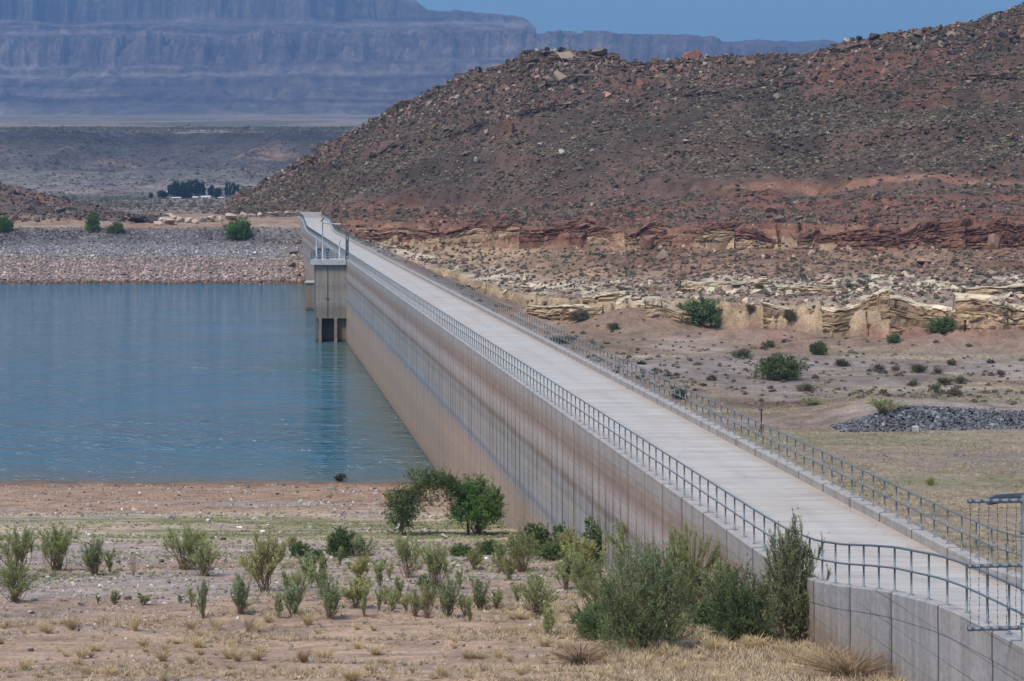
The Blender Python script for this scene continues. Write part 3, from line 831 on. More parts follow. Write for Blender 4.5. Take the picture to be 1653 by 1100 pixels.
for ax in (-.17, .17):
    for ay in (-.17, .17): parts.append(rod([(cx_ + ax, cy_ + ay, zt), (cx_ + ax, cy_ + ay, zt + 3.6)], .04, 6))
for k in range(9):
    z0 = zt + .2 + k * .4
    for ay in (-.17, .17): parts.append(rod([(cx_ - .17, cy_ + ay, z0), (cx_ + .17, cy_ + ay, z0 + (.3 if k % 2 else 0))], .025, 6))
obj('frame', *cat_meshes(parts), M_DARK, t)
V, Q = bevbox(cx_ - .14, cx_ + .14, cy_ - .12, cy_ + .12, zt + .5, zt + 2.9, .02); obj('cabinet', V, Q, M_STEEL, t)
V, Q = rod([(cx_ - .05, cy_, zt + 3.4), (cx_ - .05, cy_, zt + 6.6)], .025, 6); obj('aerial', V, Q, M_DARK, t)
for (ax, ay, hh, lab) in ((TX1 - 1.35, TY + 4.6, 2.6, 'short pale vent pipe at the back of the tower platform'), (TX0 - .3, TY + 4.6, 2.9, 'pale vent pipe at the outer corner of the tower platform')):
    V, Q = rod([(ax, ay, zt), (ax, ay, zt + hh - .3), (ax + .05, ay, zt + hh - .1), (ax + .2, ay, zt + hh)], .10, 8)
    tag(obj('vent_pipe', V, Q, M_PALE_STEEL, None, True), lab, 'pipe', 'vent pipes on the tower platform')
# lower intake block further along
bx1 = float(dam_x(380.)) + 1
t = thing('intake_block', 'low concrete block in the water at the foot of the dam behind the tower', 'concrete block', (bx1, 380, 0))
V, Q = bevbox(bx1 - 4.3, bx1, 380, 384, -9, 4.8, .05); obj('pier', V, Q, M_TOWER, t)
V, Q = bevbox(bx1 - 4.5, bx1, 379.8, 384.2, 4.8, 5.1, .03); obj('cap', V, Q, M_PARAPET, t)

# ------------------------------------------------------------------ guard frame at the near end of the railing
gy = 44.3; gx = float(dam_x(gy)) + .22; gz = float(ztop(gy))
t = thing('guard_post', 'tall steel post with three barbed-wire arms at the near end of the dam', 'guard', (gx, gy, gz))
V, Q = rod([(gx, gy, gz), (gx, gy, gz + 2.92), (gx, gy, gz + 2.98), (gx, gy, gz + 3.03)], [.064, .064, .055, .02], 12); obj('post', V, Q, M_STEEL, t, True)
dv = np.array([-1.0, -.1284, 0]) / math.hypot(1, .1284)
for hz in (2.89, 1.57, .29):
    p0 = np.array([gx, gy, gz + hz])
    ks = np.concatenate([[.0, 1.2]] + [[c - .02, c - .019, c + .019, c + .02] for c in (.17, .365, .56, .755, .95, 1.14)]); ks.sort()
    rr = np.full(len(ks), .042)
    for c in (.17, .365, .56, .755, .95, 1.14): rr[np.abs(ks - c) < .0195] = .05
    V, Q = rod(p0 + dv * ks[:, None], rr, 10); obj('arm', V, Q, M_STEEL, t, True)
for c in (.17, .365, .56, .755, .95, 1.14):
    a = np.array([gx, gy, gz]) + dv * c
    zs = np.linspace(.29, 2.89, 40)
    P = np.stack([a[0] + .01 * np.sin(zs * 40), a[1] + 0 * zs, gz + zs], -1)
    zs = np.sort(np.concatenate([np.linspace(.29, 2.89, 24)] + [[z0 - .012, z0 - .01, z0 + .01, z0 + .012] for z0 in np.arange(.4, 2.85, .13)]))
    rr = np.full(len(zs), .0045)
    for z0 in np.arange(.4, 2.85, .13): rr[np.abs(zs - z0) < .0105] = .013
    P = np.stack([a[0] + .008 * np.sin(zs * 9 + c * 20), a[1] + 0 * zs, gz + zs], -1)
    obj('barbed_wire', *rod(P, rr, 5), M_DARK, t)
for hz in (2.2, 1.05, .55, .36):
    V, Q = rod([(gx, gy, gz + hz - .035), (gx, gy, gz + hz + .035)], .078, 10); obj('clamp', V, Q, M_STEEL, t, True)
for hz in (2.2, .36):
    V, Q = cat_meshes([rod([(gx + .06, gy, gz + hz), (gx + .22, gy, gz + hz)], .022, 6), rod([(gx + .15, gy, gz + hz - .09), (gx + .15, gy, gz + hz + .05)], .016, 6)]); obj('hinge', V, Q, M_STEEL, t, True)

# ------------------------------------------------------------------ rocks
rng = np.random.default_rng(7)
def rock_mesh(seed, npts=11, flat=.7):
    r = np.random.default_rng(seed)
    p = nrm(r.normal(size=(npts, 3))) * r.uniform(.75, 1.1, (npts, 1)) * (1, .85, flat)
    bm = bmesh.new()
    for q in p: bm.verts.new(q)
    h = bmesh.ops.convex_hull(bm, input=bm.verts[:])
    bmesh.ops.delete(bm, geom=[v for v in bm.verts if not v.link_faces], context='VERTS')
    bmesh.ops.triangulate(bm, faces=bm.faces[:])
    bm.verts.index_update()
    V = np.array([v.co[:] for v in bm.verts]); Fc = np.array([[v.index for v in f.verts] for f in bm.faces])
    bm.free()
    return V, Fc
ROCKS = [rock_mesh(s) for s in range(10)]
def big_rock(seed):
    """a boulder: chipped convex block with bevelled edges"""
    r = np.random.default_rng(seed)
    V, Fc = rock_mesh(seed, 14, .75)
    bm = bmesh.new()
    vs = [bm.verts.new(v) for v in V]
    for f in Fc: bm.faces.new([vs[i] for i in f])
    bmesh.ops.dissolve_limit(bm, angle_limit=R(12), verts=bm.verts[:], edges=bm.edges[:])
    bmesh.ops.bevel(bm, geom=bm.edges[:], offset=.07, segments=2, affect='EDGES', profile=.6)
    bmesh.ops.triangulate(bm, faces=bm.faces[:])
    bmesh.ops.subdivide_edges(bm, edges=bm.edges[:], cuts=1)
    bmesh.ops.triangulate(bm, faces=bm.faces[:])
    bm.verts.index_update()
    V = np.array([v.co[:] for v in bm.verts]); Fc = np.array([[v.index for v in f.verts] for f in bm.faces])
    bm.free()
    V = V * (1 + .07 * fbm(V[:, 0] * 2.2 + V[:, 2], V[:, 1] * 2.2 - V[:, 2] * 1.3, 3, seed))[:, None]
    return V, Fc

def scatter(variants, P, scl, col, seed=0, tilt=.35, sink=.25):
    """merge many small instances into one triangle mesh with a colour per instance"""
    r = np.random.default_rng(seed)
    n = len(P)
    which = r.integers(0, len(variants), n)
    Vs, Fs, Cs, off = [], [], [], 0
    scl = np.asarray(scl, float)
    if scl.ndim == 1: scl = np.repeat(scl[:, None], 3, 1)
    for k, (v, f) in enumerate(variants):
        i = np.nonzero(which == k)[0]
        if not len(i): continue
        a = r.uniform(0, 2 * math.pi, len(i)); tx = r.normal(0, tilt, len(i)); ty = r.normal(0, tilt, len(i))
        q = v[None] * scl[i][:, None, :]
        y = q[..., 1] * np.cos(tx)[:, None] - q[..., 2] * np.sin(tx)[:, None]; z = q[..., 1] * np.sin(tx)[:, None] + q[..., 2] * np.cos(tx)[:, None]
        x = q[..., 0] * np.cos(ty)[:, None] + z * np.sin(ty)[:, None]; z = -q[..., 0] * np.sin(ty)[:, None] + z * np.cos(ty)[:, None]
        X = x * np.cos(a)[:, None] - y * np.sin(a)[:, None]; Y = x * np.sin(a)[:, None] + y * np.cos(a)[:, None]
        W = np.stack([X, Y, z + (scl[i, 2] * sink)[:, None]], -1) + P[i][:, None, :]
        Vs.append(W.reshape(-1, 3)); Cs.append(np.repeat(col[i], len(v), 0))
        Fs.append((f[None] + (np.arange(len(i)) * len(v))[:, None, None] + off).reshape(-1, f.shape[1]))
        off += len(i) * len(v)
    return np.vstack(Vs), np.vstack(Fs), np.vstack(Cs)

def jitter(base, n, r, s=.22):
    return np.clip(np.asarray(base) * (1 + r.normal(0, s, (n, 1))) * (1 + r.normal(0, .05, (n, 3))), .01, .9)

# riprap of the far embankment
def riprap():
    r = np.random.default_rng(5)
    n = 19000
    Y = r.uniform(477.5, 512, n); C = r.uniform(-60, 492, n)
    X = (C - HX) * Y / F
    k = X < dam_x(Y) - .3
    X, Y = X[k], Y[k]; n = len(X)
    Z = h_far_shore(X, Y)
    zz = Z + .7 * fbm(X / 14, Y / 5, 3, 111)
    c = mix((.33, .25, .21), (.29, .285, .285), ss(4.6, 6.3, zz))
    c = mix(c, (.075, .075, .082), ss(6.9, 8.6, zz) * (.6 + .4 * ss(-.3, .25, fbm(X / 10, Y / 10, 3, 112))))
    c = mix(c, (.26, .22, .19), ss(10.6, 11.3, zz) * .5)
    c = mix(c, (.16, .10, .065), ss(.75, .2, Z))
    c = c * np.exp(r.normal(0, .30, (n, 1))) * (1 + r.normal(0, .04, (n, 3)))
    s = np.exp(r.normal(math.log(.29), .36, n)) * np.interp(Z, [0, 5, 9], [1.15, .85, .75])
    V, Fc, Cc = scatter(ROCKS, np.stack([X, Y, Z], -1), s[:, None] * r.uniform(.75, 1.3, (n, 3)), c, 6, .4, .15)
    tag(obj('riprap', V, Fc, M_ROCK, None, False, np.clip(Cc, .01, .9)), 'broken riprap stone covering the far shore embankment', 'riprap', None, 'stuff')
    # stone lining of the berm in the field
    n = 11000
    X = r.uniform(29, 62, n); Y = berm_y(X) + r.uniform(-3.1, 2.3, n)
    Z = h_valley(X, Y)
    c = jitter((.125, .125, .13), n, r, .6)
    V, Fc, Cc = scatter(ROCKS, np.stack([X, Y, Z], -1), np.exp(r.normal(math.log(.115), .35, n)), c, 7, .4, .2)
    tag(obj('dark_riprap', V, Fc, M_ROCK, None, False, Cc), 'dark crushed stone lining the curved berm in the valley field', 'riprap', None, 'stuff')
riprap()

# individual boulders
BOULD = [big_rock(40 + s) for s in range(7)]
def boulder(k, x, y, hf, y0, y1, wpx, label, group, col, hpx=None):
    p = pix(x, y, hf, y0, y1)
    s = wpx * p[1] / F / 2
    hs = (hpx or wpx * .62) * p[1] / F / 2 / .75
    V, Fc = BOULD[k % len(BOULD)]
    a = k * 1.7
    V = V * (s, s, hs)
    V = np.stack([V[:, 0] * math.cos(a) - V[:, 1] * math.sin(a), V[:, 0] * math.sin(a) + V[:, 1] * math.cos(a), V[:, 2]], -1)
    o = link('boulder', mesh('boulder', V, Fc, M_ROCK, False, np.tile(np.asarray(col) * (1 + .1 * math.sin(k * 2.3)), (len(V), 1))))
    o.location = p + (0, 0, hs * .5)
    return tag(o, label, 'boulder', group)
pk = (.44, .34, .27)
for k, (x, y, wd, lab) in enumerate([
        (256, 361, 12, 'small pale boulder at the left end of the boulder row'), (264, 356, 15, 'tilted pink boulder on the left of the boulder pile'), (270, 350, 14, 'pale boulder on top of the pile left of the row'),
        (279, 351, 14, 'rounded pale boulder on the top right of the pile'), (274, 360, 17, 'flat yellowish boulder at the foot of the pile'), (290, 356, 14, 'upright pale boulder just right of the pile'),
        (306, 357, 15, 'broad pink boulder right of the pile above the grey stones'), (316, 358, 12, 'square pink boulder beside the broad one'), (328, 356, 13, 'boulder leaning to the right in the row'),
        (342, 355, 15, 'wide pale boulder in the middle of the row'), (357, 354, 12, 'brownish round boulder left of the bright green bush'), (372, 353, 17, 'long low boulder just above the bright green bush'),
        (392, 351, 17, 'long flat boulder right of the bright green bush'), (405, 349.5, 13, 'round pale boulder in the right half of the row'), (419, 348, 14, 'pale boulder right of the round one'),
        (436, 347, 12, 'rounded boulder towards the dam end of the row'), (449, 347, 13, 'dull pink boulder third from the dam in the row'), (463, 347, 13, 'flat boulder second from the dam in the row'), (476, 346, 11, 'small boulder nearest the dam in the row')]):
    boulder(k, x, y + 3, h_far_shore, 505, 600, wd * 1.5, lab, 'pale boulders in a row above the embankment', pk)
for k, (x, y, wd, hp, lab) in enumerate([(222, 360, 36, 16, 'dark rock outcrop at the foot of the left slope'), (246, 360, 34, 16, 'dark rock outcrop beside the boulder pile')]):
    boulder(k + 2, x, y, h_far_shore, 505, 600, wd, lab, 'dark outcrops left of the boulder row', (.06, .048, .042), hp)
for k, (x, y, wd, lab) in enumerate([(478, 394, 16, 'brown boulder against the dam near the top of the riprap'), (474, 412, 18, 'brown boulder against the dam half way down the riprap'), (470, 431, 20, 'dark flat boulder beside the dam low on the riprap'), (481, 447, 14, 'brown boulder where the dam meets the waterline')]):
    boulder(k + 3, x, y, h_far_shore, 470, 560, wd, lab, 'brown boulders where the riprap meets the dam', (.20, .15, .115))

# hillside rocks
def hill_rocks():
    r = np.random.default_rng(15)
    out = []
    n = 44000
    C = r.uniform(345, 1720, n); t = r.uniform(0, 1, n)
    sel = lambda k0, k1: [np.interp(C, CG, VK[:, k0]), np.interp(C, CG, VK[:, k1])]
    a, b = sel(5, 7)
    Y = a + (b + 6 - a) * t ** .9
    X = (C - HX) * Y / F
    Z, L = h_valley(X, Y, True)
    dens = .06 + .8 * ss(-.05, .45, fbm(X / 20, Y / 30, 4, 121) + .5 * (ridged(X / 9 + .4 * vn(X / 15, Y / 15, 126), Y / 45, 3, 125) - .62)) + .55 * ss(6.5, 6.95, L) - .3 * ss(6.35, 5.9, L) * ss(5.3, 5.8, L)
    dens = dens * np.where(C < 900, 1.35, 1.0)
    k = r.uniform(0, 1.4, n) < dens
    X, Y, Z, L, C = X[k], Y[k], Z[k], L[k], C[k]; n = len(X)
    base = mix((.125, .09, .07), (.25, .195, .15), (r.uniform(0, 1, n) < .30).astype(float))
    base = mix(base, (.065, .055, .05), (r.uniform(0, 1, n) < .28).astype(float))
    base = mix(base, (.24, .12, .085), (r.uniform(0, 1, n) < .15 + .4 * ss(6.1, 5.6, L)).astype(float))
    base = base * np.exp(r.normal(0, .25, (n, 1)))
    s = np.exp(r.normal(math.log(.25), .55, n)) * (1 + .6 * ss(6.4, 6.95, L))
    out.append((np.stack([X, Y, Z], -1), s, base))
    # rubble between the cliffs
    n = 9000
    C = r.uniform(560, 1720, n); a, b = [np.interp(C, CG, VK[:, k]) for k in (2, 4)]
    Y = a - 3 + (b - a + 4) * r.uniform(0, 1, n); X = (C - HX) * Y / F
    Z, L = h_valley(X, Y, True)
    k = r.uniform(0, 1, n) < .12 + .8 * ss(-.1, .4, fbm(X / 14, Y / 10, 4, 122)) * ss(5, 40, X)
    X, Y, Z, L = X[k], Y[k], Z[k], L[k]; n = len(X)
    base = mix((.21, .125, .09), (.38, .295, .21), (r.uniform(0, 1, n) < .25 + .4 * ss(3.0, 2.2, L)).astype(float)) * np.exp(r.normal(0, .22, (n, 1)))
    out.append((np.stack([X, Y, Z], -1), np.exp(r.normal(math.log(.27), .5, n)), base))
    # pale ledges above the yellow cliff
    n = 900
    C = r.uniform(800, 1700, n); a, b = [np.interp(C, CG, VK[:, k]) for k in (2, 3)]
    Y = a - 2 + (b - a) * r.uniform(0, .9, n); X = (C - HX) * Y / F
    k = fbm(X / 10, Y / 8, 3, 123) > -.05
    X, Y = X[k], Y[k]; n = len(X)
    out.append((np.stack([X, Y, h_valley(X, Y)], -1), np.exp(r.normal(math.log(.42), .5, n))[:, None] * (1.4, 1.0, .6), jitter((.52, .43, .30), n, r, .12)))
    # dark rocks of the left slope
    n = 4200
    C = r.uniform(-60, 262, n); Y = r.uniform(530, 590, n); X = (C - HX) * Y / F
    k = r.uniform(0, 1, n) < .3 + .7 * ss(-.2, .3, fbm(X / 8, Y / 8, 3, 124))
    X, Y = X[k], Y[k]; n = len(X)
    out.append((np.stack([X, Y, h_far_shore(X, Y)], -1), np.exp(r.normal(math.log(.36), .5, n)), jitter((.105, .082, .07), n, r, .5)))
    P = np.vstack([o[0] for o in out]); s = np.vstack([np.repeat(o[1][:, None], 3, 1) if o[1].ndim == 1 else o[1] for o in out]); c = np.vstack([o[2] for o in out])
    s = s * r.uniform(.7, 1.3, s.shape)
    V, Fc, Cc = scatter(ROCKS, P, s, np.clip(c, .01, .8), 16, .35, .2)
    tag(obj('hillside_rocks', V, Fc, M_ROCK, None, False, Cc), 'countless small rocks strewn over the hillside and its cliffs', 'rocks', None, 'stuff')
hill_rocks()
for k, (x, y, wd, hp, lab, cc) in enumerate([
        (916, 98, 36, 22, 'big overhanging tan boulder on the hill summit', (.30, .22, .16)), (968, 90, 38, 16, 'broad dark boulder just right of the summit boulder', (.17, .125, .10)), (885, 92, 26, 12, 'dark boulder at the left shoulder of the summit', (.12, .095, .08)),
        (905, 132, 40, 24, 'tan boulder face below the summit', (.27, .205, .145)), (1388, 66, 14, 10, 'black boulder standing on the right ridge skyline', (.06, .055, .05)), (1410, 64, 26, 14, 'wide black boulder on the right ridge skyline', (.065, .058, .05)),
        (1463, 46, 18, 10, 'small black boulder higher on the right ridge skyline', (.06, .055, .05)), (1292, 84, 24, 12, 'brown boulder where the ridge starts to climb right', (.16, .12, .095)), (1638, 66, 26, 14, 'dark red boulder near the right edge of the hill', (.14, .08, .06)),
        (872, 237, 14, 9, 'pale grey boulder in the middle of the slope', (.42, .41, .38)), (908, 250, 22, 12, 'pale tan boulder in the middle of the slope', (.44, .37, .29)), (1108, 232, 16, 9, 'tan boulder on the slope above the sagebrush', (.33, .25, .19)),
        (768, 262, 12, 12, 'upright pale rock low on the left slope', (.38, .34, .30)), (930, 168, 24, 12, 'dark boulder under the summit crags', (.13, .10, .085)), (720, 212, 22, 10, 'dark boulder on the left ridge slope', (.12, .095, .08)),
        (1045, 402, 30, 30, 'red block standing out of the upper cliff', (.27, .15, .105)), (1290, 402, 34, 30, 'square red block of the upper cliff in the middle', (.23, .125, .09)), (1605, 402, 40, 34, 'large red block of the upper cliff near the right edge', (.21, .115, .085)),
        (1490, 428, 34, 14, 'slanted orange slab on the rubble slope', (.36, .22, .14)), (1600, 446, 26, 14, 'round tan boulder on the rubble at the right', (.33, .235, .165))]):
    boulder(k, x, y, h_valley, 300, 720, wd, lab, 'big boulders of the hill', cc, hp)

# broken rock ledges: one continuous face each, split by bedding cracks and joints
def ledge(seed, path, layers, bw, bh, cols, label, group, keep=.8, deep=1.0, name='rock_ledge', y0=280, y1=720):
    """path: photo pixels along the foot of the ledge"""
    r = np.random.default_rng(seed)
    path = np.array(path, float)
    xs = np.arange(path[0, 0], path[-1, 0] + 3, 3.0)
    ys = np.interp(xs, path[:, 0], path[:, 1]) + 4.0 * fbm(xs / 40, np.full(len(xs), seed * 1.3), 2, 3)
    P = np.array([pix(x, y, h_valley, y0, y1, .5) for x, y in zip(xs, ys)])
    sm = lambda v, k: np.convolve(np.pad(v, k, mode='reflect' if len(v) > k + 1 else 'edge'), np.ones(2 * k + 1) / (2 * k + 1), 'valid')
    kk = min(14, len(xs) // 2 - 1)
    Yp = sm(sm(P[:, 1], kk), kk // 2)
    X = (xs - HX) * Yp / F
    arc = np.concatenate([[0], np.cumsum(np.hypot(np.diff(X), np.diff(Yp)))])
    S_ = np.arange(0, arc[-1], .24); n = len(S_)
    X = np.interp(S_, arc, X); Y = np.interp(S_, arc, Yp); Z = sm(h_valley(X, Y), min(40, n // 2 - 1)) + .2 * fbm(S_ / 5, np.full(n, seed * 2.), 2, 12)
    tx, ty = np.gradient(X), np.gradient(Y); l = np.hypot(tx, ty); ox, oy = ty / l, -tx / l      # outward, towards the valley
    env = ss(0, 3, S_) * ss(0, 3, arc[-1] - S_) * np.clip(keep + 2.0 * fbm(S_ / 7, np.full(n, seed + .5), 3, 5), -.9, 1.1)
    H = layers * bh * (.72 + .5 * fbm(S_ / 8, np.full(n, seed + 9.), 3, 6))
    rows, cc = [], []
    def row(off, z, c): rows.append(np.stack([X + ox * off, Y + oy * off, z], -1)); cc.append(c)
    cuts = np.concatenate([[0], np.sort(r.uniform(.12, .9, layers * 2 - 1)), [1]])
    for k in range(len(cuts) - 1):
        w_ = bw * r.uniform(.7, 2.4)
        q = S_ / w_ + .35 * vn(S_ / 2.5, np.full(n, seed + k * 3.), 7) + r.uniform(0, 9)
        i = np.floor(q); e = np.minimum(q - i, 1 - q + i) * w_
        rnd = h2(i, np.full(n, k + seed * 7.), 8)
        rough = lambda j: .20 * vn(S_ / 1.1, np.full(n, k * 2. + seed + j * .4), 9) + .12 * vn(S_ / .4, np.full(n, k * 3. + seed + j), 13)
        off = deep * ((.7 * rnd + .5 * r.uniform(-.5, .6)) * np.clip(env, 0, 1) + 1.1 * (env - .35) + .9 * (.35 - k / len(cuts))) - deep * .45 * np.exp(-(e / .12) ** 2) * (rnd > .3)
        col = np.array(cols[min(int(k * len(cols) / (len(cuts) - 1)), len(cols) - 1)])
        c = col * np.exp(.55 * (rnd - .5) + .2 * vn(S_ / 1.3, np.full(n, k * 5. + seed), 10))[:, None] * (1 + r.normal(0, .04))
        a, b = cuts[k], cuts[k + 1]
        if k == 0: row(off, Z - 1.6, c)
        for j, (t_, d) in enumerate(((.0, -.14), (.12, 0), (.5, .03), (.88, 0), (1.0, -.12))):
            row(off + d * deep + deep * rough(j), Z + (a + (b - a) * t_ + .03 * vn(S_ / 1.9, np.full(n, k + j * .1), 11)) * H, c)
    row(off - .8 * deep, Z + H * 1.03, c)
    bk = -2.8 * deep
    row(np.full(n, bk), h_valley(X + ox * bk, Y + oy * bk) - .5, c)
    V = np.stack(rows, 1)
    o = np.array([X[0], Y[0], Z[0]])
    ob = link(name, mesh(name, (V - o).reshape(-1, 3), grid_faces(n, len(rows)), M_ROCK, False, np.clip(np.stack(cc, 1), .01, .8).reshape(-1, 3))); ob.location = o
    tag(ob, label, 'rock ledge', group)
RD, RB, TN, YL, PL = (.15, .075, .052), (.19, .098, .068), (.31, .215, .135), (.39, .285, .165), (.50, .41, .285)
GU, GL, GH = 'broken red ledges of the upper cliff', 'yellow sandstone ledges at the foot of the slope', 'dark ledges across the hillside'
for k, (pth, n_, cl_, lab) in enumerate([
        ([(585, 383), (690, 390)], 2, (RB, TN, RB), 'long red ledge nearest the far end of the dam'), ([(700, 390), (830, 395)], 3, (TN, RB, RD), 'red and tan ledge right of the one by the dam end'), ([(850, 393), (950, 396)], 3, (RB, RD, RB), 'dark red ledge above the tan slope'),
        ([(960, 398), (1060, 398)], 3, (TN, RB, RB), 'ledge with a tan foot below the hill summit'), ([(1070, 396), (1185, 400)], 3, (TN, TN, RB), 'tan-footed ledge left of the square red block'), ([(1200, 402), (1310, 402)], 3, (TN, RB, RD), 'blocky ledge beside the square red block'),
        ([(1320, 402), (1440, 404)], 3, (RB, RD, RD), 'dark red blocky ledge right of the square block'), ([(1460, 403), (1560, 402)], 4, (RB, RB, RD), 'red ledge above the slanted orange slab'), ([(1570, 404), (1680, 402)], 4, (RB, RD, RD), 'tall dark red ledge at the right edge')]):
    ledge(820 + k, [(p_[0] + (-12, 14)[i_], p_[1]) for i_, p_ in enumerate(pth)], n_ + 1, 2.6, 1.1, cl_, lab, GU, .14, 1.4)
for k, (pth, n_, lab) in enumerate([
        ([(862, 505), (960, 516)], 3, 'yellow ledge just behind the railing, left of the red mound'), ([(1055, 512), (1105, 520)], 3, 'short yellow ledge left of the dusty olive bush'), ([(1160, 522), (1235, 526)], 3, 'yellow ledge just right of the dusty olive bush'),
        ([(1245, 526), (1330, 528)], 3, 'low yellow ledge behind the largest green bush'), ([(1340, 528), (1435, 532)], 4, 'thick yellow ledge above the small green bush'), ([(1450, 528), (1545, 532)], 4, 'yellow ledge above the dark bush at the cliff foot'), ([(1556, 530), (1680, 534)], 4, 'yellow ledge at the right edge of the valley')]):
    ledge(840 + k, [(p_[0] + (-12, 12)[i_], p_[1] + 4) for i_, p_ in enumerate(pth)], n_, 3.4, 1.15, (TN, YL, YL, TN, PL), lab, GL, .02, 1.5)
for k, (pth, lab) in enumerate([
        ([(1100, 470), (1240, 462)], 'pale cream ledge above the yellow ones, left of centre'), ([(1255, 466), (1350, 470)], 'pale cream ledge in the middle of the slope foot'), ([(1560, 476), (1680, 470)], 'pale cream ledge at the right edge'), ([(940, 486), (1010, 484)], 'small pale ledge above the red mound')]):
    ledge(850 + k, pth, 2, 2.8, .7, (YL, PL), lab, 'pale cream ledges over the yellow cliff', .25, 1.6)
DKR, BRN = (.085, .06, .048), (.15, .105, .08)
for k, (pth, n_, lab) in enumerate([
        ([(838, 190), (880, 183), (945, 172)], 2, 'dark broken ledge crossing the slope below the summit'), ([(1085, 158), (1180, 148), (1300, 132)], 2, 'long dark ledge under the saddle of the ridge'), ([(596, 252), (650, 243)], 2, 'short dark ledge low on the left ridge slope'),
        ([(725, 216), (800, 204)], 2, 'dark ledge half way up the left ridge slope'), ([(840, 108), (900, 100), (1000, 104)], 3, 'crag of broken rock forming the hill summit'), ([(880, 140), (960, 132)], 2, 'tan crag just under the summit'),
        ([(1340, 92), (1420, 74), (1500, 54)], 2, 'black rim rocks climbing the right ridge'), ([(1560, 128), (1653, 132)], 3, 'dark red ledge near the right edge of the hill'), ([(470, 275), (540, 244)], 2, 'rocky rib on the lower left skyline'), ([(640, 176), (720, 152)], 2, 'rocky rib on the left skyline'), ([(1000, 112), (1120, 108)], 2, 'broken rim rocks right of the summit')]):
    ledge(860 + k, pth, n_, 2.2, .95, (DKR, BRN, BRN), lab, GH, .12, 1.5, y0=400, y1=720)

# ------------------------------------------------------------------ plants
def leaf_quads(C, D, L, W, r):
    S_ = nrm(np.cross(D, nrm(r.normal(size=D.shape))))
    L = L[:, None]; W = W[:, None]
    V = np.stack([C, C + D * L * .45 + S_ * W * .5, C + D * L, C + D * L * .45 - S_ * W * .5], 1).reshape(-1, 3)
    return V, np.arange(len(C) * 4).reshape(-1, 4)

def plant(seed, h=1.0, rad=.4, stems=24, twigs=260, lpt=8, ll=.07, lw=.016, curve=1.3, lo=.25, a=.9, b=.35, up=.25, tl=.22, ld=.5, rs=.010, fill=0.3, droop=0.0, lopsided=.25, dome=0, dz=.05, taper=.45, lumpy=.22):
    """stems fan out of the ground, twigs leave them, narrow leaves clothe the twigs; returns (stem mesh, leaf mesh)"""
    r = np.random.default_rng(seed)
    az = r.uniform(0, 2 * math.pi, stems); out = rad * np.sqrt(r.uniform(fill ** 2, 1, stems)) * (1 + lopsided * np.cos(az - r.uniform(0, 6)))
    ht = h * (1 - taper * (out / rad) ** 2 * r.uniform(.5, 1.1, stems)) * r.uniform(.72, 1.0, stems)
    base = r.normal(0, rad * .10, (stems, 2))
    wob = r.normal(0, .05 * h, (stems, 2))
    def at(i, t):
        o = out[i] * t ** curve
        x = base[i, 0] + np.cos(az[i]) * o + wob[i, 0] * np.sin(t * 5); y = base[i, 1] + np.sin(az[i]) * o + wob[i, 1] * np.sin(t * 4)
        z = ht[i] * (t - droop * t ** 3)
        return np.stack([x, y, z], -1)
    ts = np.linspace(0, 1, 6)
    si = np.arange(stems)
    P = np.stack([at(si, np.full(stems, t)) for t in ts], 1)
    st = tubes(P, np.tile(rs * h * (1 - .8 * ts), (stems, 1)), 3)
    i = r.integers(0, stems, twigs); t = r.uniform(lo, 1, twigs) ** .8
    p0 = at(i, t); tan = nrm(at(i, np.minimum(t + .03, 1.03)) - at(i, t - .03))
    d = nrm(tan * a + nrm(r.normal(size=(twigs, 3))) * b + (0, 0, up))
    ln = tl * h * r.uniform(.5, 1.2, twigs) * (1.15 - .5 * t)
    tw = tubes(np.stack([p0, p0 + d * ln[:, None] * .5, p0 + d * ln[:, None] + (0, 0, 0)], 1), np.tile(np.array([.4, .3, .1]) * rs * h, (twigs, 1)), 3)
    if dome:                                                    # shoots through the whole crown, thick towards its skin
        v = nrm(r.normal(size=(dome, 3))); v[:, 2] = np.abs(v[:, 2])
        lump = 1 + lumpy * fbm(v[:, 0] * 2.2 + seed, v[:, 1] * 2.2 + v[:, 2] * 1.7, 3, seed)
        q0 = v * (r.uniform(.12, 1, (dome, 1)) ** .5) * lump[:, None] * (rad * .88, rad * .88, h * (.84 - dz)) + (0, 0, dz * h)
        dd = nrm(v * .5 + nrm(r.normal(size=(dome, 3))) * .45 + (0, 0, up))
        p0 = np.vstack([p0, q0]); d = np.vstack([d, dd]); ln = np.concatenate([ln, tl * h * r.uniform(.5, 1.1, dome)]); twigs = twigs + dome
        tw = cat_meshes([tw, tubes(np.stack([q0, q0 + dd * .06 * h], 1), np.tile(np.array([.3, .1]) * rs * h, (dome, 1)), 3)])
    m = twigs * lpt
    j = np.repeat(np.arange(twigs), lpt); u = r.uniform(.05, 1, m)
    c = p0[j] + d[j] * (ln[j] * u)[:, None]
    dl = nrm(d[j] * ld + nrm(r.normal(size=(m, 3))) * (1 - ld) + (0, 0, .1 - droop * .6))
    lf = leaf_quads(c, dl, ll * r.uniform(.6, 1.3, m), lw * r.uniform(.7, 1.3, m), r)
    lf[0][:, 2] = np.maximum(lf[0][:, 2], .01)
    return cat_meshes([st, tw]), lf

def kind(fn, n, leafm, stemm, leafname='foliage'):
    out = []
    for k in range(n):
        s, l = fn(k)
        out.append((mesh('stems', s[0], s[1], stemm), mesh(leafname, l[0], l[1], leafm)))
    return out
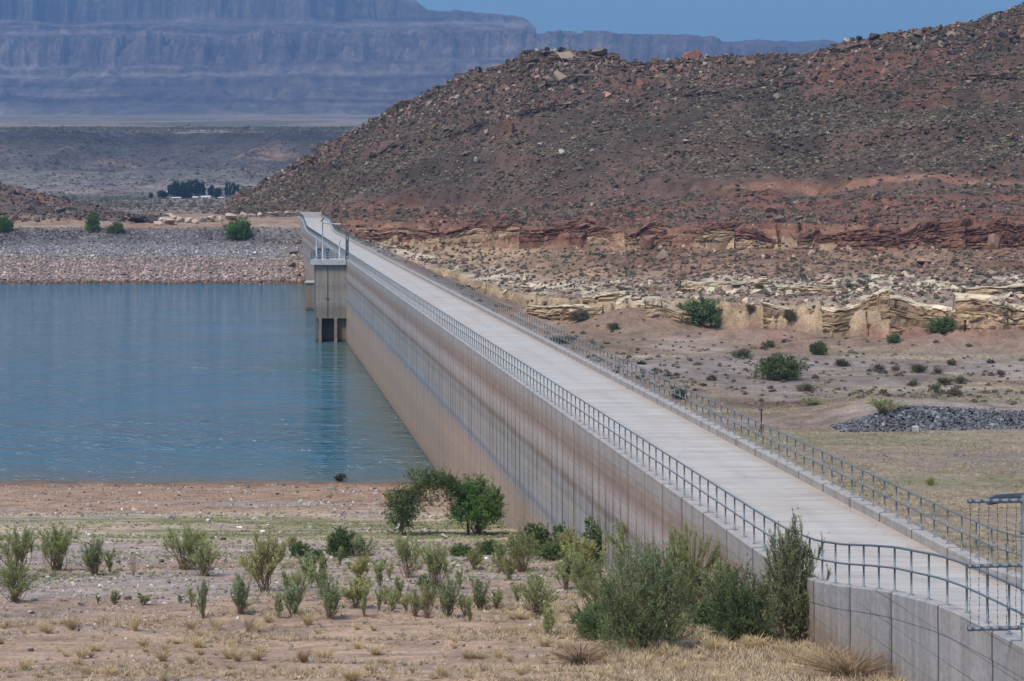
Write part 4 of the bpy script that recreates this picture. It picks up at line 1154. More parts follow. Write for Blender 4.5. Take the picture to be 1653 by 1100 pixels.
# variants are about 1 m tall and get scaled
KINDS = {
    'broom': kind(lambda k: plant(200 + k, 1, .42, 44, 340, 9, .08, .0115, 1.35, .34, .95, .35, .35, .24, fill=.1), 4, L_BROOM, M_TWIG),
    'sage': kind(lambda k: plant(220 + k, 1, .30, 32, 300, 10, .08, .0145, 1.4, .14, .95, .33, .45, .22, fill=.1), 4, L_SAGE, M_TWIG),
    'yellow': kind(lambda k: plant(240 + k, 1, .38, 30, 330, 9, .08, .017, 1.2, .28, .9, .4, .25, .24), 3, L_YELLOW, M_TWIG),
    'dark': kind(lambda k: plant(260 + k, 1, .62, 34, 420, 12, .09, .026, .9, .12, .7, .6, .15, .22, fill=.1, dome=420), 4, L_DARK, M_BARK),
    'dull': kind(lambda k: plant(270 + k, 1, .62, 40, 420, 9, .09, .022, .8, .1, .7, .6, .15, .22, fill=.1, dome=200), 3, L_DULL, M_TWIG),
    'round': kind(lambda k: plant(280 + k, 1, .9, 46, 600, 11, .09, .034, .85, .1, .6, .7, .15, .22, fill=.05, dome=800), 3, L_TREE, M_BARK),
    'valley': kind(lambda k: plant(290 + k, 1, .9, 46, 600, 11, .09, .03, .85, .1, .6, .7, .2, .22, fill=.05, dome=650, lumpy=.4), 3, L_VALLEY, M_BARK),
    'sprig': kind(lambda k: plant(300 + k, 1, .16, 11, 110, 9, .085, .017, 1.3, .15, .95, .3, .4, .16), 3, L_BROOM, M_TWIG),
    'dead': kind(lambda k: plant(320 + k, 1, .45, 16, 150, 1, .05, .008, 1.1, .2, .8, .5, .2, .3), 2, L_BROWN, M_TWIG),
}
def tuft(seed, n=170, h=1.0, spread=.75, w=.035, m=L_DRY):
    r = np.random.default_rng(seed)
    az = r.uniform(0, 6.283, n); ti = spread * np.sqrt(r.uniform(0, 1, n))
    D = np.stack([np.cos(az) * np.sin(ti), np.sin(az) * np.sin(ti), np.cos(ti)], -1)
    C = np.stack([np.cos(az) * .12 * h, np.sin(az) * .12 * h, np.zeros(n)], -1) * r.uniform(0, 1, (n, 1))
    L = h * r.uniform(.55, 1.05, n)
    V1, Q1 = leaf_quads(C, D, L * .6, np.full(n, w * h), r)
    D2 = nrm(D + np.stack([np.cos(az), np.sin(az), np.full(n, -.55)], -1) * .35)
    V2, Q2 = leaf_quads(C + D * (L * .5)[:, None], D2, L * .55, np.full(n, w * .7 * h), r)
    return mesh('blades', *cat_meshes([(V1, Q1), (V2, Q2)]), m)
TUFTS = {'dry': [tuft(400 + k) for k in range(5)], 'brown': [tuft(420 + k, 220, 1, 1.0, .03, L_BROWN) for k in range(3)], 'fountain': [tuft(430 + k, 420, 1, 1.1, .016, L_DRY if k else L_BROWN) for k in range(2)]}

cnt = {}
def shrub(k, p, h, wid, label, group, name='shrub', cat='shrub', seed=None):
    cnt[k] = cnt.get(k, -1) + 1
    s, l = KINDS[k][cnt[k] % len(KINDS[k])]
    r = random.Random(cnt[k] * 31 + hash(k) % 7 if seed is None else seed)
    t = thing(name, label, cat, tuple(p), group, (cnt[k] * 2.399) % 6.283)
    t.scale = (wid, wid, h)
    link('stems', s, t); link('foliage', l, t)
    return t
BASEW = {'valley': 1.7, 'dull': 1.12, 'broom': .74, 'sage': .56, 'yellow': .64, 'dark': 1.12, 'round': 1.7, 'sprig': .30, 'dead': .9}
def shrub_px(k, x, y, wpx, hpx, label, group, hf=h_bank, y0=40, y1=170, **kw):
    p = pix(x, y, hf, y0, y1)
    q = p[1] / F
    return shrub(k, p, hpx * q * 1.05, wpx * q / BASEW[k], label, group, **kw)

G1 = 'shrubs on the gravel bank'
for a in [
    ('broom', 24, 974, 62, 62, 'green broom-like shrub at the left edge, nearest the camera of the pair there'), ('broom', 28, 932, 66, 76, 'tall green broom-like shrub at the left edge behind its nearer twin'),
    ('broom', 93, 921, 70, 70, 'dense dark-based broom shrub second from the left edge'), ('sage', 152, 930, 42, 60, 'grey-green shrub with a pale base right of the dense broom shrub'), ('sprig', 178, 925, 18, 40, 'thin grey-green sprig right of the pale-based shrub'),
    ('broom', 300, 921, 66, 74, 'wide open broom shrub in the left middle of the gravel bank'), ('broom', 331, 931, 52, 50, 'smaller broom shrub with reddish base touching the wide open one'), ('yellow', 428, 958, 56, 98, 'tall thin yellow-green shrub with see-through stems'),
    ('sage', 389, 994, 36, 62, 'compact blue-green shrub below the tall yellow-green one'), ('sage', 328, 999, 18, 62, 'narrow upright blue-green shrub beside the gravel edge'), ('sprig', 309, 981, 13, 36, 'short green sprig left of the narrow upright shrub'),
    ('sage', 473, 995, 34, 50, 'low blue-green shrub with pinkish stems on the gravel edge'), ('sprig', 451, 999, 15, 42, 'bright thin sprig left of the pinkish-stemmed shrub'), ('sage', 533, 1000, 42, 66, 'rounded blue-green shrub with purple stems on the gravel edge'),
    ('yellow', 574, 983, 46, 50, 'straggly yellow-green shrub right of the rounded blue-green one'), ('sage', 497, 932, 38, 38, 'low feathery shrub on brown soil in the middle of the bank'), ('sprig', 521, 934, 18, 42, 'wispy green sprig right of the low feathery shrub'),
    ('dark', 484, 900, 30, 22, 'small dark green cushion shrub on the green strip'), ('dark', 505, 903, 26, 16, 'flat dark green cushion shrub right of the small one'), ('dark', 552, 899, 48, 42, 'dark spreading shrub with bare side branches on the green strip'), ('sage', 582, 908, 36, 42, 'grey-green shrub just right of the dark spreading shrub'),
    ('sprig', 158, 977, 8, 18, 'tiny green sprig alone on the gravel at the left'), ('sprig', 186, 977, 18, 24, 'tiny green clump beside a dark stone on the gravel'), ('sprig', 232, 977, 22, 20, 'tiny pale clump near the gravel edge'), ('sprig', 291, 975, 10, 18, 'tiny sprig left of the short green sprig'),
    ('dead', 215, 930, 22, 34, 'bare dead twigs on the gravel at the left'), ('sprig', 588, 996, 14, 48, 'upright bright sprig right of the straggly yellow shrub'), ('sprig', 611, 988, 12, 36, 'small bright sprig in the middle of the bank'),
    ('yellow', 636, 984, 16, 30, 'small yellow-green sprig right of the bright sprig'), ('yellow', 656, 988, 14, 30, 'small yellow-green sprig nearest the bent tree'), ('broom', 658, 934, 46, 68, 'pale sparse shrub in front of the bent tree'),
    ('broom', 702, 952, 56, 74, 'pale sparse shrub in front of the round tree'), ('sage', 684, 955, 28, 26, 'low bright green clump between the two pale sparse shrubs'), ('sage', 724, 999, 40, 66, 'grey-green shrub with dark stems on the gravel edge below the round tree'),
    ('sage', 774, 985, 36, 50, 'grey-green shrub right of the dark-stemmed one'), ('broom', 842, 924, 48, 66, 'rounded yellow-olive shrub near the foot of the dam'), ('dark', 862, 896, 50, 48, 'dark green shrub against the dam behind the olive one'),
    ('sprig', 914, 953, 34, 70, 'dark upright shrub with thin stems right of the olive one'), ('broom', 866, 997, 64, 64, 'pale green thicket shrub left of the big bush'), ('sprig', 884, 1028, 22, 48, 'thin sprig standing in the dry grass left of the big bush'),
    ('dark', 920, 893, 60, 48, 'dark green shrub against the foot of the dam'), ('dark', 895, 905, 50, 30, 'low dark shrub at the foot of the dam'), ('dark', 985, 915, 88, 80, 'large dark shrub against the dam right of the low ones'),
    ('broom', 1030, 935, 90, 100, 'green broom shrub behind the top of the big bush'), ('broom', 945, 960, 60, 60, 'green thin shrub left of the big bush'), ('dark', 790, 895, 40, 22, 'low dark plant under the round tree'), ('dark', 745, 898, 36, 18, 'flat dark weed left of the low dark plant'),
    ('broom', 965, 990, 64, 62, 'pale green broom at the left shoulder of the largest bush'), ('broom', 1010, 905, 56, 60, 'light green broom against the dam above the largest bush'), ('broom', 1075, 925, 70, 84, 'light green broom between the dam and the tall yellow-green bush'),
    ('broom', 1140, 960, 52, 80, 'light green broom at the right side of the tall yellow-green bush'), ('yellow', 938, 925, 44, 56, 'thin yellow-green shrub by the foot of the dam'), ('sage', 1165, 1000, 60, 90, 'olive shrub between the yellow broom and the dam wall'), ('dark', 1150, 1015, 66, 40, 'dark ground-hugging shrub between the two big bushes'),
]: shrub_px(*a, G1)

r_ = np.random.default_rng(88)
for k in range(30):
    x, y = (r_.uniform(560, 960), r_.uniform(905, 1005)) if k < 22 else (r_.uniform(380, 1000), r_.uniform(880, 1000))
    kd_ = ('sprig', 'broom', 'sprig', 'yellow')[k % 4]
    hp = r_.uniform(26, 56)
    shrub_px(kd_, x, y, hp * (.38 if kd_ == 'sprig' else .62), hp, 'thin green shoot among many scattered between the larger shrubs of the bank', 'thin green shoots between the shrubs', name='green_shoot', cat='shoot')

# big bushes in front
def special(seed, p, label, name, cat, lm, sm, **kw):
    s, l = plant(seed, **kw)
    t = thing(name, label, cat, tuple(p))
    link('stems', mesh('stems', s[0], s[1], sm), t); link('foliage', mesh('foliage', l[0], l[1], lm), t)
    return t
def q(p): return p[1] / F
p = pix(1040, 1050, h_bank, 40, 170)
special(501, p, 'largest dark feathery bush in the foreground left of the dam wall', 'large_bush', 'bush', leaf_mat('tamarisk_leaves', (.13, .18, .075), (.20, .255, .105), (.33, .37, .185)), M_BARK, h=178 * q(p), rad=88 * q(p), stems=60, twigs=1300, lpt=14, ll=.085, lw=.018, curve=.8, lo=.12, a=.7, b=.55, up=.45, tl=.14, fill=.05, lopsided=.2, rs=.005, dome=1500, lumpy=.5)
p = pix(978, 1030, h_bank, 40, 170)
special(502, p, 'low dark bush sprawling at the left foot of the largest bush', 'large_bush', 'bush', L_DARK, M_BARK, h=78 * q(p), rad=48 * q(p), stems=40, twigs=700, lpt=12, ll=.08, lw=.02, curve=.75, lo=.1, a=.6, b=.7, up=.15, tl=.2, fill=.05, rs=.005, dome=900)
p = pix(1112, 995, h_bank, 40, 170)
special(503, p, 'tall yellow-green broom bush right behind the largest bush', 'large_bush', 'bush', L_BROOM, M_TWIG, h=150 * q(p), rad=56 * q(p), stems=70, twigs=2000, lpt=12, ll=.095, lw=.015, curve=1.2, lo=.2, a=.95, b=.25, up=.4, tl=.18, fill=.1, rs=.006)
p = pix(1282, 1040, h_bank, 40, 170); p[0] = min(p[0], float(dam_x(p[1])) - .35)
special(504, p, 'tall dark bush growing up against the dam wall past the railing', 'large_bush', 'bush', leaf_mat('olive_leaves', (.125, .165, .07), (.22, .255, .115), (.36, .37, .20)), M_BARK, h=205 * q(p), rad=40 * q(p), dome=900, taper=.25, lumpy=.5, stems=50, twigs=1700, lpt=13, ll=.075, lw=.018, curve=.7, lo=.12, a=.9, b=.45, up=.4, tl=.12, fill=.1, lopsided=.1, rs=.006)
p = pix(1198, 1036, h_bank, 40, 170)
special(505, p, 'dark green spreading bush left of the tall wall bush', 'large_bush', 'bush', L_DARK, M_BARK, h=120 * q(p), rad=62 * q(p), dome=1300, lumpy=.5, stems=44, twigs=900, lpt=12, ll=.075, lw=.02, curve=.85, lo=.12, a=.7, b=.6, up=.2, tl=.17, fill=.05, rs=.006)

# the two trees by the waterline
def tree_round():
    p = pix(768, 864, h_bank, 60, 170); u = q(p)
    t = thing('willow_tree', 'small round dark green tree by the foot of the dam', 'tree', tuple(p))
    s, l = plant(511, 98 * u, 44 * u, 40, 900, 12, .14, .045, .8, .28, .6, .7, .2, .2, rs=.006, fill=.05, dome=900, dz=.22, lumpy=.6)
    link('crown', mesh('crown', l[0], l[1], L_TREE), t)
    tr = [s]
    for dx in (-12, 2, 6): tr.append(rod([(dx * u, 0, -.1), (dx * u * 1.1, .1, 22 * u), (dx * u * 1.6, .2, 48 * u)], [.09, .07, .04], 6))
    V, Q = cat_meshes(tr)
    link('trunk', mesh('trunk', V, Q, M_BARK), t)
tree_round()
def tree_bent():
    p = pix(646, 864, h_bank, 60, 170); u = q(p)
    t = thing('willow_tree', 'bent willow arching over to the right towards the round tree', 'tree', tuple(p))
    r = np.random.default_rng(512)
    arc = np.array([(0, 0, -.1), (6, 0, 30), (16, 1, 58), (32, 2, 82), (54, 3, 92), (76, 4, 90), (94, 4, 76)]) * u
    V0, Q0 = rod(arc, np.array([.13, .12, .10, .08, .06, .04, .02]), 7)
    n = 1350
    tt = r.uniform(.12, 1, n) * (len(arc) - 1); i = np.minimum(tt.astype(int), len(arc) - 2); f = (tt - i)[:, None]
    p0 = arc[i] * (1 - f) + arc[i + 1] * f
    wid = 8 + 10 * np.sin(np.clip(tt / 6, 0, 1) * 3.14)
    p0 = p0 + nrm(r.normal(size=(n, 3))) * (r.uniform(0, 1, n) ** .6 * wid * u)[:, None]
    low = r.uniform(0, 1, n) < .28                                      # leafy shoots hanging at the left foot
    p0[low] = np.stack([r.normal(-2, 11, low.sum()), r.normal(0, 8, low.sum()), r.uniform(18, 78, low.sum())], -1) * u
    hang = ~low & (r.uniform(0, 1, n) < .26)                            # shoots trailing below the bough
    p0[hang] -= np.stack([0 * tt[hang], 0 * tt[hang], r.uniform(6, 36, hang.sum()) * u], -1)
    d = nrm(nrm(r.normal(size=(n, 3))) * .7 + (0, 0, -.3))
    ln = r.uniform(.25, .6, n)
    tw = tubes(np.stack([p0, p0 + d * ln[:, None] * .5, p0 + d * ln[:, None]], 1), np.tile([.012, .009, .004], (n, 1)), 3)
    j = np.repeat(np.arange(n), 11); m = len(j)
    c = p0[j] + d[j] * (ln[j] * r.uniform(0, 1, m))[:, None]
    l = leaf_quads(c, nrm(d[j] * .4 + nrm(r.normal(size=(m, 3))) * .6), r.uniform(.08, .17, m), r.uniform(.025, .045, m), r)
    link('crown', mesh('crown', l[0], l[1], L_TREE), t)
    V, Q = cat_meshes([(V0, Q0), tw, rod([(30 * u, 0, 80 * u), (34 * u, .3, 100 * u), (30 * u, .4, 112 * u)], [.06, .04, .01], 6)])
    link('trunk', mesh('trunk', V, Q, M_BARK), t)
tree_bent()
p = pix(675, 781, h_bank, 60, 190)
special(513, p, 'pale green reedy shrub at the water edge behind the bent willow', 'shrub', 'shrub', L_SAGE, M_TWIG, h=30 * q(p), rad=26 * q(p), stems=30, twigs=300, lpt=9, ll=.13, lw=.03, curve=1.1, fill=.2, rs=.006)

# embankment bushes and valley shrubs
for a in [('round', 386, 385, 42, 29, 'bright green bush on the riprap below the boulder row'), ('dark', 150, 374, 22, 30, 'upright green bush at the top of the riprap left of centre'), ('dark', 188, 376, 22, 17, 'low green bush right of the upright one on the riprap'),
          ('round', 6, 374, 28, 24, 'green bush at the left edge of the far embankment')]:
    shrub_px(*a, 'bushes along the far embankment', hf=h_far_shore, y0=478, y1=560, name='bush', cat='bush')
GV = 'desert shrubs on the valley floor'
for a in [('valley', 1257, 613, 72, 40, 'largest bright green bush on the valley floor'), ('dark', 1128, 524, 66, 40, 'large dusty olive bush at the foot of the yellow cliff'), ('valley', 1321, 573, 27, 21, 'small bright green bush behind the largest one'),
          ('dark', 1443, 554, 20, 14, 'small green bush right of the bright one near the cliff foot'), ('dark', 1522, 537, 52, 22, 'dark bush tucked against the red cliff foot at the right'), ('broom', 1425, 668, 46, 26, 'yellow-green bush behind the dark stone berm'),
          ('dull', 1198, 578, 34, 14, 'low grey-green shrub left of the largest bush'), ('dull', 1358, 592, 24, 12, 'low brown-green shrub right of the largest bush'), ('dull', 1419, 600, 18, 12, 'dark purple shrub on the bare floor'), ('dull', 1446, 599, 14, 8, 'tiny dark shrub beside the purple one'),
          ('dull', 1482, 602, 28, 14, 'grey shrub at the middle right of the floor'), ('dull', 1514, 604, 16, 10, 'small grey shrub right of the grey one'), ('dull', 1536, 590, 15, 9, 'small dark shrub far right on the bare floor'), ('dull', 1510, 634, 20, 14, 'left shrub of the close cluster above the berm'),
          ('dull', 1525, 622, 26, 12, 'top shrub of the close cluster above the berm'), ('dull', 1541, 640, 22, 14, 'right shrub of the close cluster above the berm'), ('dull', 1474, 624, 16, 10, 'small shrub left of the close cluster'), ('dull', 1550, 620, 20, 12, 'small shrub right of the close cluster'),
          ('dull', 1615, 606, 16, 8, 'small shrub near the right edge of the floor'), ('dull', 1242, 562, 22, 12, 'dark shrub behind the largest bush to its left'), ('dull', 1300, 632, 30, 12, 'low olive shrub in front of the largest bush'), ('broom', 1310, 655, 44, 12, 'yellowish low shrub at the edge of the dark soil patch'),
          ('dull', 1225, 470, 14, 12, 'round dark shrub on the pale ledges'), ('dull', 1275, 520, 22, 20, 'dark shrub on the face of the yellow cliff'), ('dull', 990, 533, 20, 11, 'dark shrub on the red mound'), ('dull', 935, 520, 30, 20, 'dark shrub left of the red mound'), ('dull', 1212, 510, 16, 14, 'dark shrub right of the dusty olive bush'),
          ('valley', 1098, 645, 24, 16, 'green shrub just behind the valley railing'), ('dull', 905, 555, 40, 12, 'low green shrub behind the railing half way along')]:
    shrub_px(*a, GV, hf=h_valley, y0=110, y1=560, name='desert_shrub')
# yucca
def yucca():
    p = pix(1503, 784, h_valley, 80, 300); u = q(p)
    r = np.random.default_rng(3); n = 60
    az = r.uniform(0, 6.283, n); ti = 1.25 * r.uniform(0, 1, n)
    D = np.stack([np.cos(az) * np.sin(ti), np.sin(az) * np.sin(ti), np.cos(ti)], -1)
    V, Q = leaf_quads(np.zeros((n, 3)), D, np.full(n, 17 * u), np.full(n, .07), r)
    o = link('yucca', mesh('yucca', V, Q, L_YELLOW)); o.location = p
    tag(o, 'spiky yucca alone in the grassy field behind the railing', 'yucca')
yucca()

# dry grass tufts
GT = 'dry grass tufts in the foreground'
TL = 'pale dry grass tuft among others on the pinkish foreground soil'
def put_tuft(kind_, x, y, wpx, hpx, label, group=GT, hf=h_bank, y0=40, y1=170):
    p = pix(x, y, hf, y0, y1)
    ms = TUFTS[kind_]; cnt['t' + kind_] = cnt.get('t' + kind_, -1) + 1
    o = link('grass_tuft', ms[cnt['t' + kind_] % len(ms)])
    o.location = p - np.array([0, 0, .02]); o.rotation_euler = (0, 0, cnt['t' + kind_] * 2.4)
    o.scale = (wpx * q(p) / 1.25, wpx * q(p) / 1.25, hpx * q(p))
    tag(o, label, 'grass tuft', group)
named = [('dry', 401, 1021, 22, 32, 'tall golden grass tuft below the compact blue-green shrub'), ('dry', 218, 1021, 24, 38, 'tall pale grass tuft at the left near the gravel edge'), ('dry', 117, 1020, 18, 27, 'yellow-green grass tuft left of the tall pale one'), ('dry', 13, 1013, 16, 18, 'small grass tuft at the left edge'),
         ('dry', 263, 1070, 34, 27, 'full golden tuft in the left of the nearest row'), ('dry', 383, 1069, 28, 25, 'golden tuft left of the wide one in the nearest row'), ('dry', 415, 1067, 40, 24, 'wide golden tuft in the nearest row'), ('dry', 523, 1064, 42, 20, 'wide low tuft right of the reddish tuft'), ('brown', 490, 1071, 22, 34, 'reddish upright tuft in the nearest row'),
         ('dry', 318, 1024, 20, 17, 'small golden tuft at the gravel edge left of the tall golden one'), ('dry', 343, 1022, 20, 15, 'small golden tuft just left of the tall golden one'), ('dry', 607, 1059, 40, 23, 'broad pale tuft in the middle of the nearest row'), ('dry', 769, 1065, 42, 17, 'low broad tuft left of the greenish one'), ('dry', 805, 1064, 24, 23, 'greenish round tuft in the middle'),
         ('dry', 840, 1000, 50, 20, 'wide tuft at the gravel edge left of the big bush'), ('brown', 935, 1073, 84, 44, 'big brown dry bush-like tuft in front of the largest bush'), ('fountain', 1372, 1096, 130, 66, 'long fountain grass leaning on the dam wall at the right'), ('fountain', 1330, 1080, 90, 46, 'pale fountain grass left of the leaning one at the wall foot')]
for a in named: put_tuft(*a)
r_ = np.random.default_rng(77)
for k in range(150):
    x = r_.uniform(-5, 1330); y = 1004 + 100 * r_.uniform(0, 1) ** .75
    if fbm(np.array([x / 120]), np.array([y / 25.]), 2, 131)[0] < -.25: continue
    wd = r_.uniform(14, 34) * (1.25 if x > 900 else 1)
    put_tuft('dry', x, y, wd, wd * r_.uniform(.55, .95), TL)

# ground cover that nobody could count
TRI = []
for s in range(6):
    r = np.random.default_rng(600 + s); n = 14
    az = r.uniform(0, 6.283, n); ti = 1.2 * np.sqrt(r.uniform(0, 1, n))
    D = np.stack([np.cos(az) * np.sin(ti), np.sin(az) * np.sin(ti), np.cos(ti)], -1) * r.uniform(.6, 1.1, (n, 1))
    sd = nrm(np.cross(D, r.normal(size=D.shape))) * .05
    C = r.normal(0, .12, (n, 3)) * (1, 1, 0)
    TRI.append((np.stack([C - sd, C + sd, C + D], 1).reshape(-1, 3), np.arange(n * 3).reshape(-1, 3)))
CUSH = []                                                       # cushion shrubs: a ragged dome with leafy tips standing out of it
for s in range(7):
    r = np.random.default_rng(640 + s)
    bm = bmesh.new(); bmesh.ops.create_icosphere(bm, subdivisions=2, radius=.62)
    bmesh.ops.delete(bm, geom=[v for v in bm.verts if v.co.z < -.3], context='VERTS')
    bm.verts.index_update()
    v0 = np.array([v.co[:] for v in bm.verts]); f0 = np.array([[v.index for v in f.verts] for f in bm.faces]); bm.free()
    v0 = v0 * r.uniform(.72, 1.22, (len(v0), 1)) * (1, 1, .85)
    n = 40
    az = r.uniform(0, 6.283, n); el = np.arcsin(r.uniform(0, 1, n))
    D = np.stack([np.cos(az) * np.cos(el), np.sin(az) * np.cos(el), np.sin(el) * .9], -1)
    C = D * r.uniform(.45, .62, (n, 1)); a = nrm(np.cross(D, r.normal(size=D.shape))) * .11
    v1 = np.stack([C - a, C + a, C + D * r.uniform(.25, .55, (n, 1)) + r.normal(0, .08, (n, 3))], 1).reshape(-1, 3)
    CUSH.append((np.vstack([v0, v1]), np.vstack([f0, np.arange(n * 3).reshape(-1, 3) + len(v0)])))

def ground_cover():
    r = np.random.default_rng(31)
    # dry grass on the near bank
    n = 34000
    Y = r.uniform(49, 78, n); X = r.uniform(-21, 13, n)
    k = (X < dam_x(Y) - .1) & (r.uniform(0, 1, n) < .05 + .95 * ss(.05, .45, fbm(X / 4, Y / 1.3, 4, 141) + .38 * ss(-3, 7, X) + .15 * ss(60, 52, Y)))
    X, Y = X[k], Y[k]; n = len(X)
    c = mix((.33, .25, .155), (.56, .45, .30), r.uniform(0, 1, n)) * np.exp(r.normal(0, .12, (n, 1)))
    V, Fc, Cc = scatter(TRI, np.stack([X, Y, h_bank(X, Y)], -1), r.uniform(.08, .24, n) * (1 + .5 * ss(-2, 6, X)), c, 32, .1, 0)
    tag(obj('dry_grass', V, Fc, M_SCRUB, None, False, np.clip(Cc, .01, .8)), 'thin dry grass over the foreground soil', 'grass', None, 'stuff')
    # green weeds on the flats
    n = 17000
    Y = r.uniform(80, 138, n); X = r.uniform(-36, 8, n)
    den = ss(0, .35, fbm(X / 9, Y / 2.0, 4, 142) + .45 * np.exp(-((Y - 125 + .05 * X) / 6) ** 2) - .1) + .6 * np.exp(-((X + 1) / 9) ** 2 - ((Y - 103) / 16) ** 2)
    k = (X < dam_x(Y) - .1) & (r.uniform(0, 1, n) < den)
    X, Y = X[k], Y[k]; n = len(X)
    c = mix((.17, .22, .08), (.34, .33, .16), r.uniform(0, 1, n)) * np.exp(r.normal(0, .15, (n, 1)))
    V, Fc, Cc = scatter(TRI, np.stack([X, Y, h_bank(X, Y)], -1), r.uniform(.08, .24, n), c, 33, .1, 0)
    tag(obj('green_weeds', V, Fc, M_SCRUB, None, False, np.clip(Cc, .01, .8)), 'low green weeds in streaks across the flat bank', 'weeds', None, 'stuff')
    # gravel
    n = 26000
    Y = 50 + 112 * r.uniform(0, 1, n) ** .9; X = r.uniform(-1, 1, n) * 20 + (-8 - (Y - 50) * .12)
    den = .25 + .75 * ss(70, 76, Y) * ss(112, 100, Y) + .4 * ss(.1, .4, fbm(X / 7, Y / 3, 3, 143))
    k = (X < dam_x(Y) - .1) & (r.uniform(0, 1, n) < den)
    X, Y = X[k], Y[k]; n = len(X)
    c = mix((.14, .12, .11), (.50, .45, .40), r.uniform(0, 1, n) ** 1.3) * np.exp(r.normal(0, .2, (n, 1)))
    V, Fc, Cc = scatter(ROCKS, np.stack([X, Y, h_bank(X, Y)], -1), np.exp(r.normal(math.log(.045), .45, n)) * np.interp(Y, [50, 150], [.8, 1.7]), c, 34, .3, .2)
    tag(obj('gravel', V, Fc, M_ROCK, None, False, np.clip(Cc, .01, .8)), 'loose grey gravel and stones across the bank', 'gravel', None, 'stuff')
    # grass of the field behind the valley railing
    n = 26000
    Y = r.uniform(66, 235, n); X = (r.uniform(1000, 1720, n) - HX) * Y / F
    k = (X > dam_x(Y) + 8) & (r.uniform(0, 1, n) < .2 + .8 * ss(-.2, .3, fbm(X / 5, Y / 5, 4, 144)) * ss(215, 190, Y))
    X, Y = X[k], Y[k]; n = len(X)
    g = ss(-.2, .4, fbm(X / 9, Y / 9, 3, 145))
    c = mix(mix((.32, .255, .165), (.54, .44, .29), r.uniform(0, 1, n)), (.15, .155, .075), np.clip(g * r.uniform(.1, 1.0, n), 0, 1)) * np.exp(r.normal(0, .15, (n, 1)))
    V, Fc, Cc = scatter(TRI, np.stack([X, Y, h_valley(X, Y)], -1), r.uniform(.08, .24, n), c, 35, .1, 0)
    tag(obj('field_grass', V, Fc, M_SCRUB, None, False, np.clip(Cc, .01, .8)), 'patchy green and straw-coloured grass of the valley field', 'grass', None, 'stuff')
    # straw-coloured grass strips across the valley floor
    n = 9000
    Y = r.uniform(205, 300, n); X = (r.uniform(900, 1720, n) - HX) * Y / F
    k = (X > dam_x(Y) + 9) & (r.uniform(0, 1, n) < .04 + ss(.12, .4, fbm(X / 16, Y / 5, 4, 71)) + .6 * np.exp(-((Y - 226) / 3.0) ** 2))
    X, Y = X[k], Y[k]; n = len(X)
    c = mix((.40, .33, .20), (.26, .25, .12), r.uniform(0, 1, n) ** 2) * np.exp(r.normal(0, .15, (n, 1)))
    V, Fc, Cc = scatter(TRI, np.stack([X, Y, h_valley(X, Y)], -1), r.uniform(.15, .38, n), c, 36, .1, 0)
    tag(obj('straw_grass', V, Fc, M_SCRUB, None, False, np.clip(Cc, .01, .8)), 'straw-coloured grass in strips across the valley floor', 'grass', None, 'stuff')
    # sagebrush and creosote of the hill and cliffs
    n = 115000
    C = r.uniform(345, 1720, n)
    a, b = [np.interp(C, CG, VK[:, k]) for k in (0, 7)]
    K1 = np.interp(C, CG, VK[:, 1])
    mid = 22.5 / np.maximum(DK + (C - HX) / F, .001)
    lo = np.minimum(np.maximum(mid + 3, K1 - 90), K1)
    Y = lo + (b + 3 - lo) * r.uniform(0, 1, n); X = (C - HX) * Y / F
    Z, L = h_valley(X, Y, True)
    nz = fbm(X / 25, Y / 22, 4, 151)
    dens = .055 * ss(1.1, .7, L) + .08 * ss(.95, 1.1, L) * ss(2.3, 2.0, L) + .26 * ss(2.0, 2.4, L) * ss(4.0, 3.7, L) + .12 * ss(3.8, 4, L) * ss(5.1, 4.9, L) + .42 * ss(4.9, 5.2, L) * (1 + .8 * ss(5.9, 6.1, L)) * (.55 + .45 * ss(-.3, .3, nz))
    dens = dens + .6 * ss(6.0, 6.15, L) * ss(6.8, 6.4, L) * ss(-.3, .2, nz)
    dens = dens * (1 - .95 * np.exp(-((L - 6.0) / .05) ** 2))
    k = r.uniform(0, 1.1, n) < dens
    X, Y, Z, L, nz = X[k], Y[k], Z[k], L[k], nz[k]; n = len(X)
    u = r.uniform(0, 1, n)
    sage = ss(5.4, 6.05, L) * ss(6.95, 6.35, L) * ss(-.5, .1, nz + .15)
    c = mix((.085, .076, .055), (.15, .13, .095), u)
    c = mix(c, mix((.14, .115, .08), (.27, .22, .155), u), (r.uniform(0, 1, n) < .22 + .6 * sage).astype(float))
    c = mix(c, (.06, .052, .042), (r.uniform(0, 1, n) < .2).astype(float))
    c = c * np.exp(r.normal(0, .18, (n, 1)))
    s = np.exp(r.normal(math.log(.37), .38, n)) * np.where(L < 4, .85, 1)
    V, Fc, Cc = scatter(CUSH, np.stack([X, Y, Z], -1), s[:, None] * np.stack([r.uniform(.9, 1.3, n), r.uniform(.9, 1.3, n), r.uniform(.7, 1.0, n)], -1), np.clip(c, .01, .8), 37, .12, .05)
    tag(obj('hillside_scrub', V, Fc, M_SCRUB, None, False, Cc), 'countless low sagebrush cushions covering the hill and valley slopes', 'scrub', None, 'stuff')
    # scrub on the lava bench far behind
    n = 22000
    Y = 620 + 1900 * r.uniform(0, 1, n) ** .8; C = r.uniform(-60, 620, n); X = (C - HX) * Y / F
    Z = far_z(X, Y)
    k = r.uniform(0, 1, n) < .2 + .8 * ss(-.1, .3, fbm(X / 60, Y / 120, 4, 153) + .3 * ss(1650, 1900, Y))
    X, Y, Z = X[k], Y[k], Z[k]; n = len(X)
    c = mix((.085, .08, .06), (.17, .15, .12), r.uniform(0, 1, n)) * np.exp(r.normal(0, .2, (n, 1)))
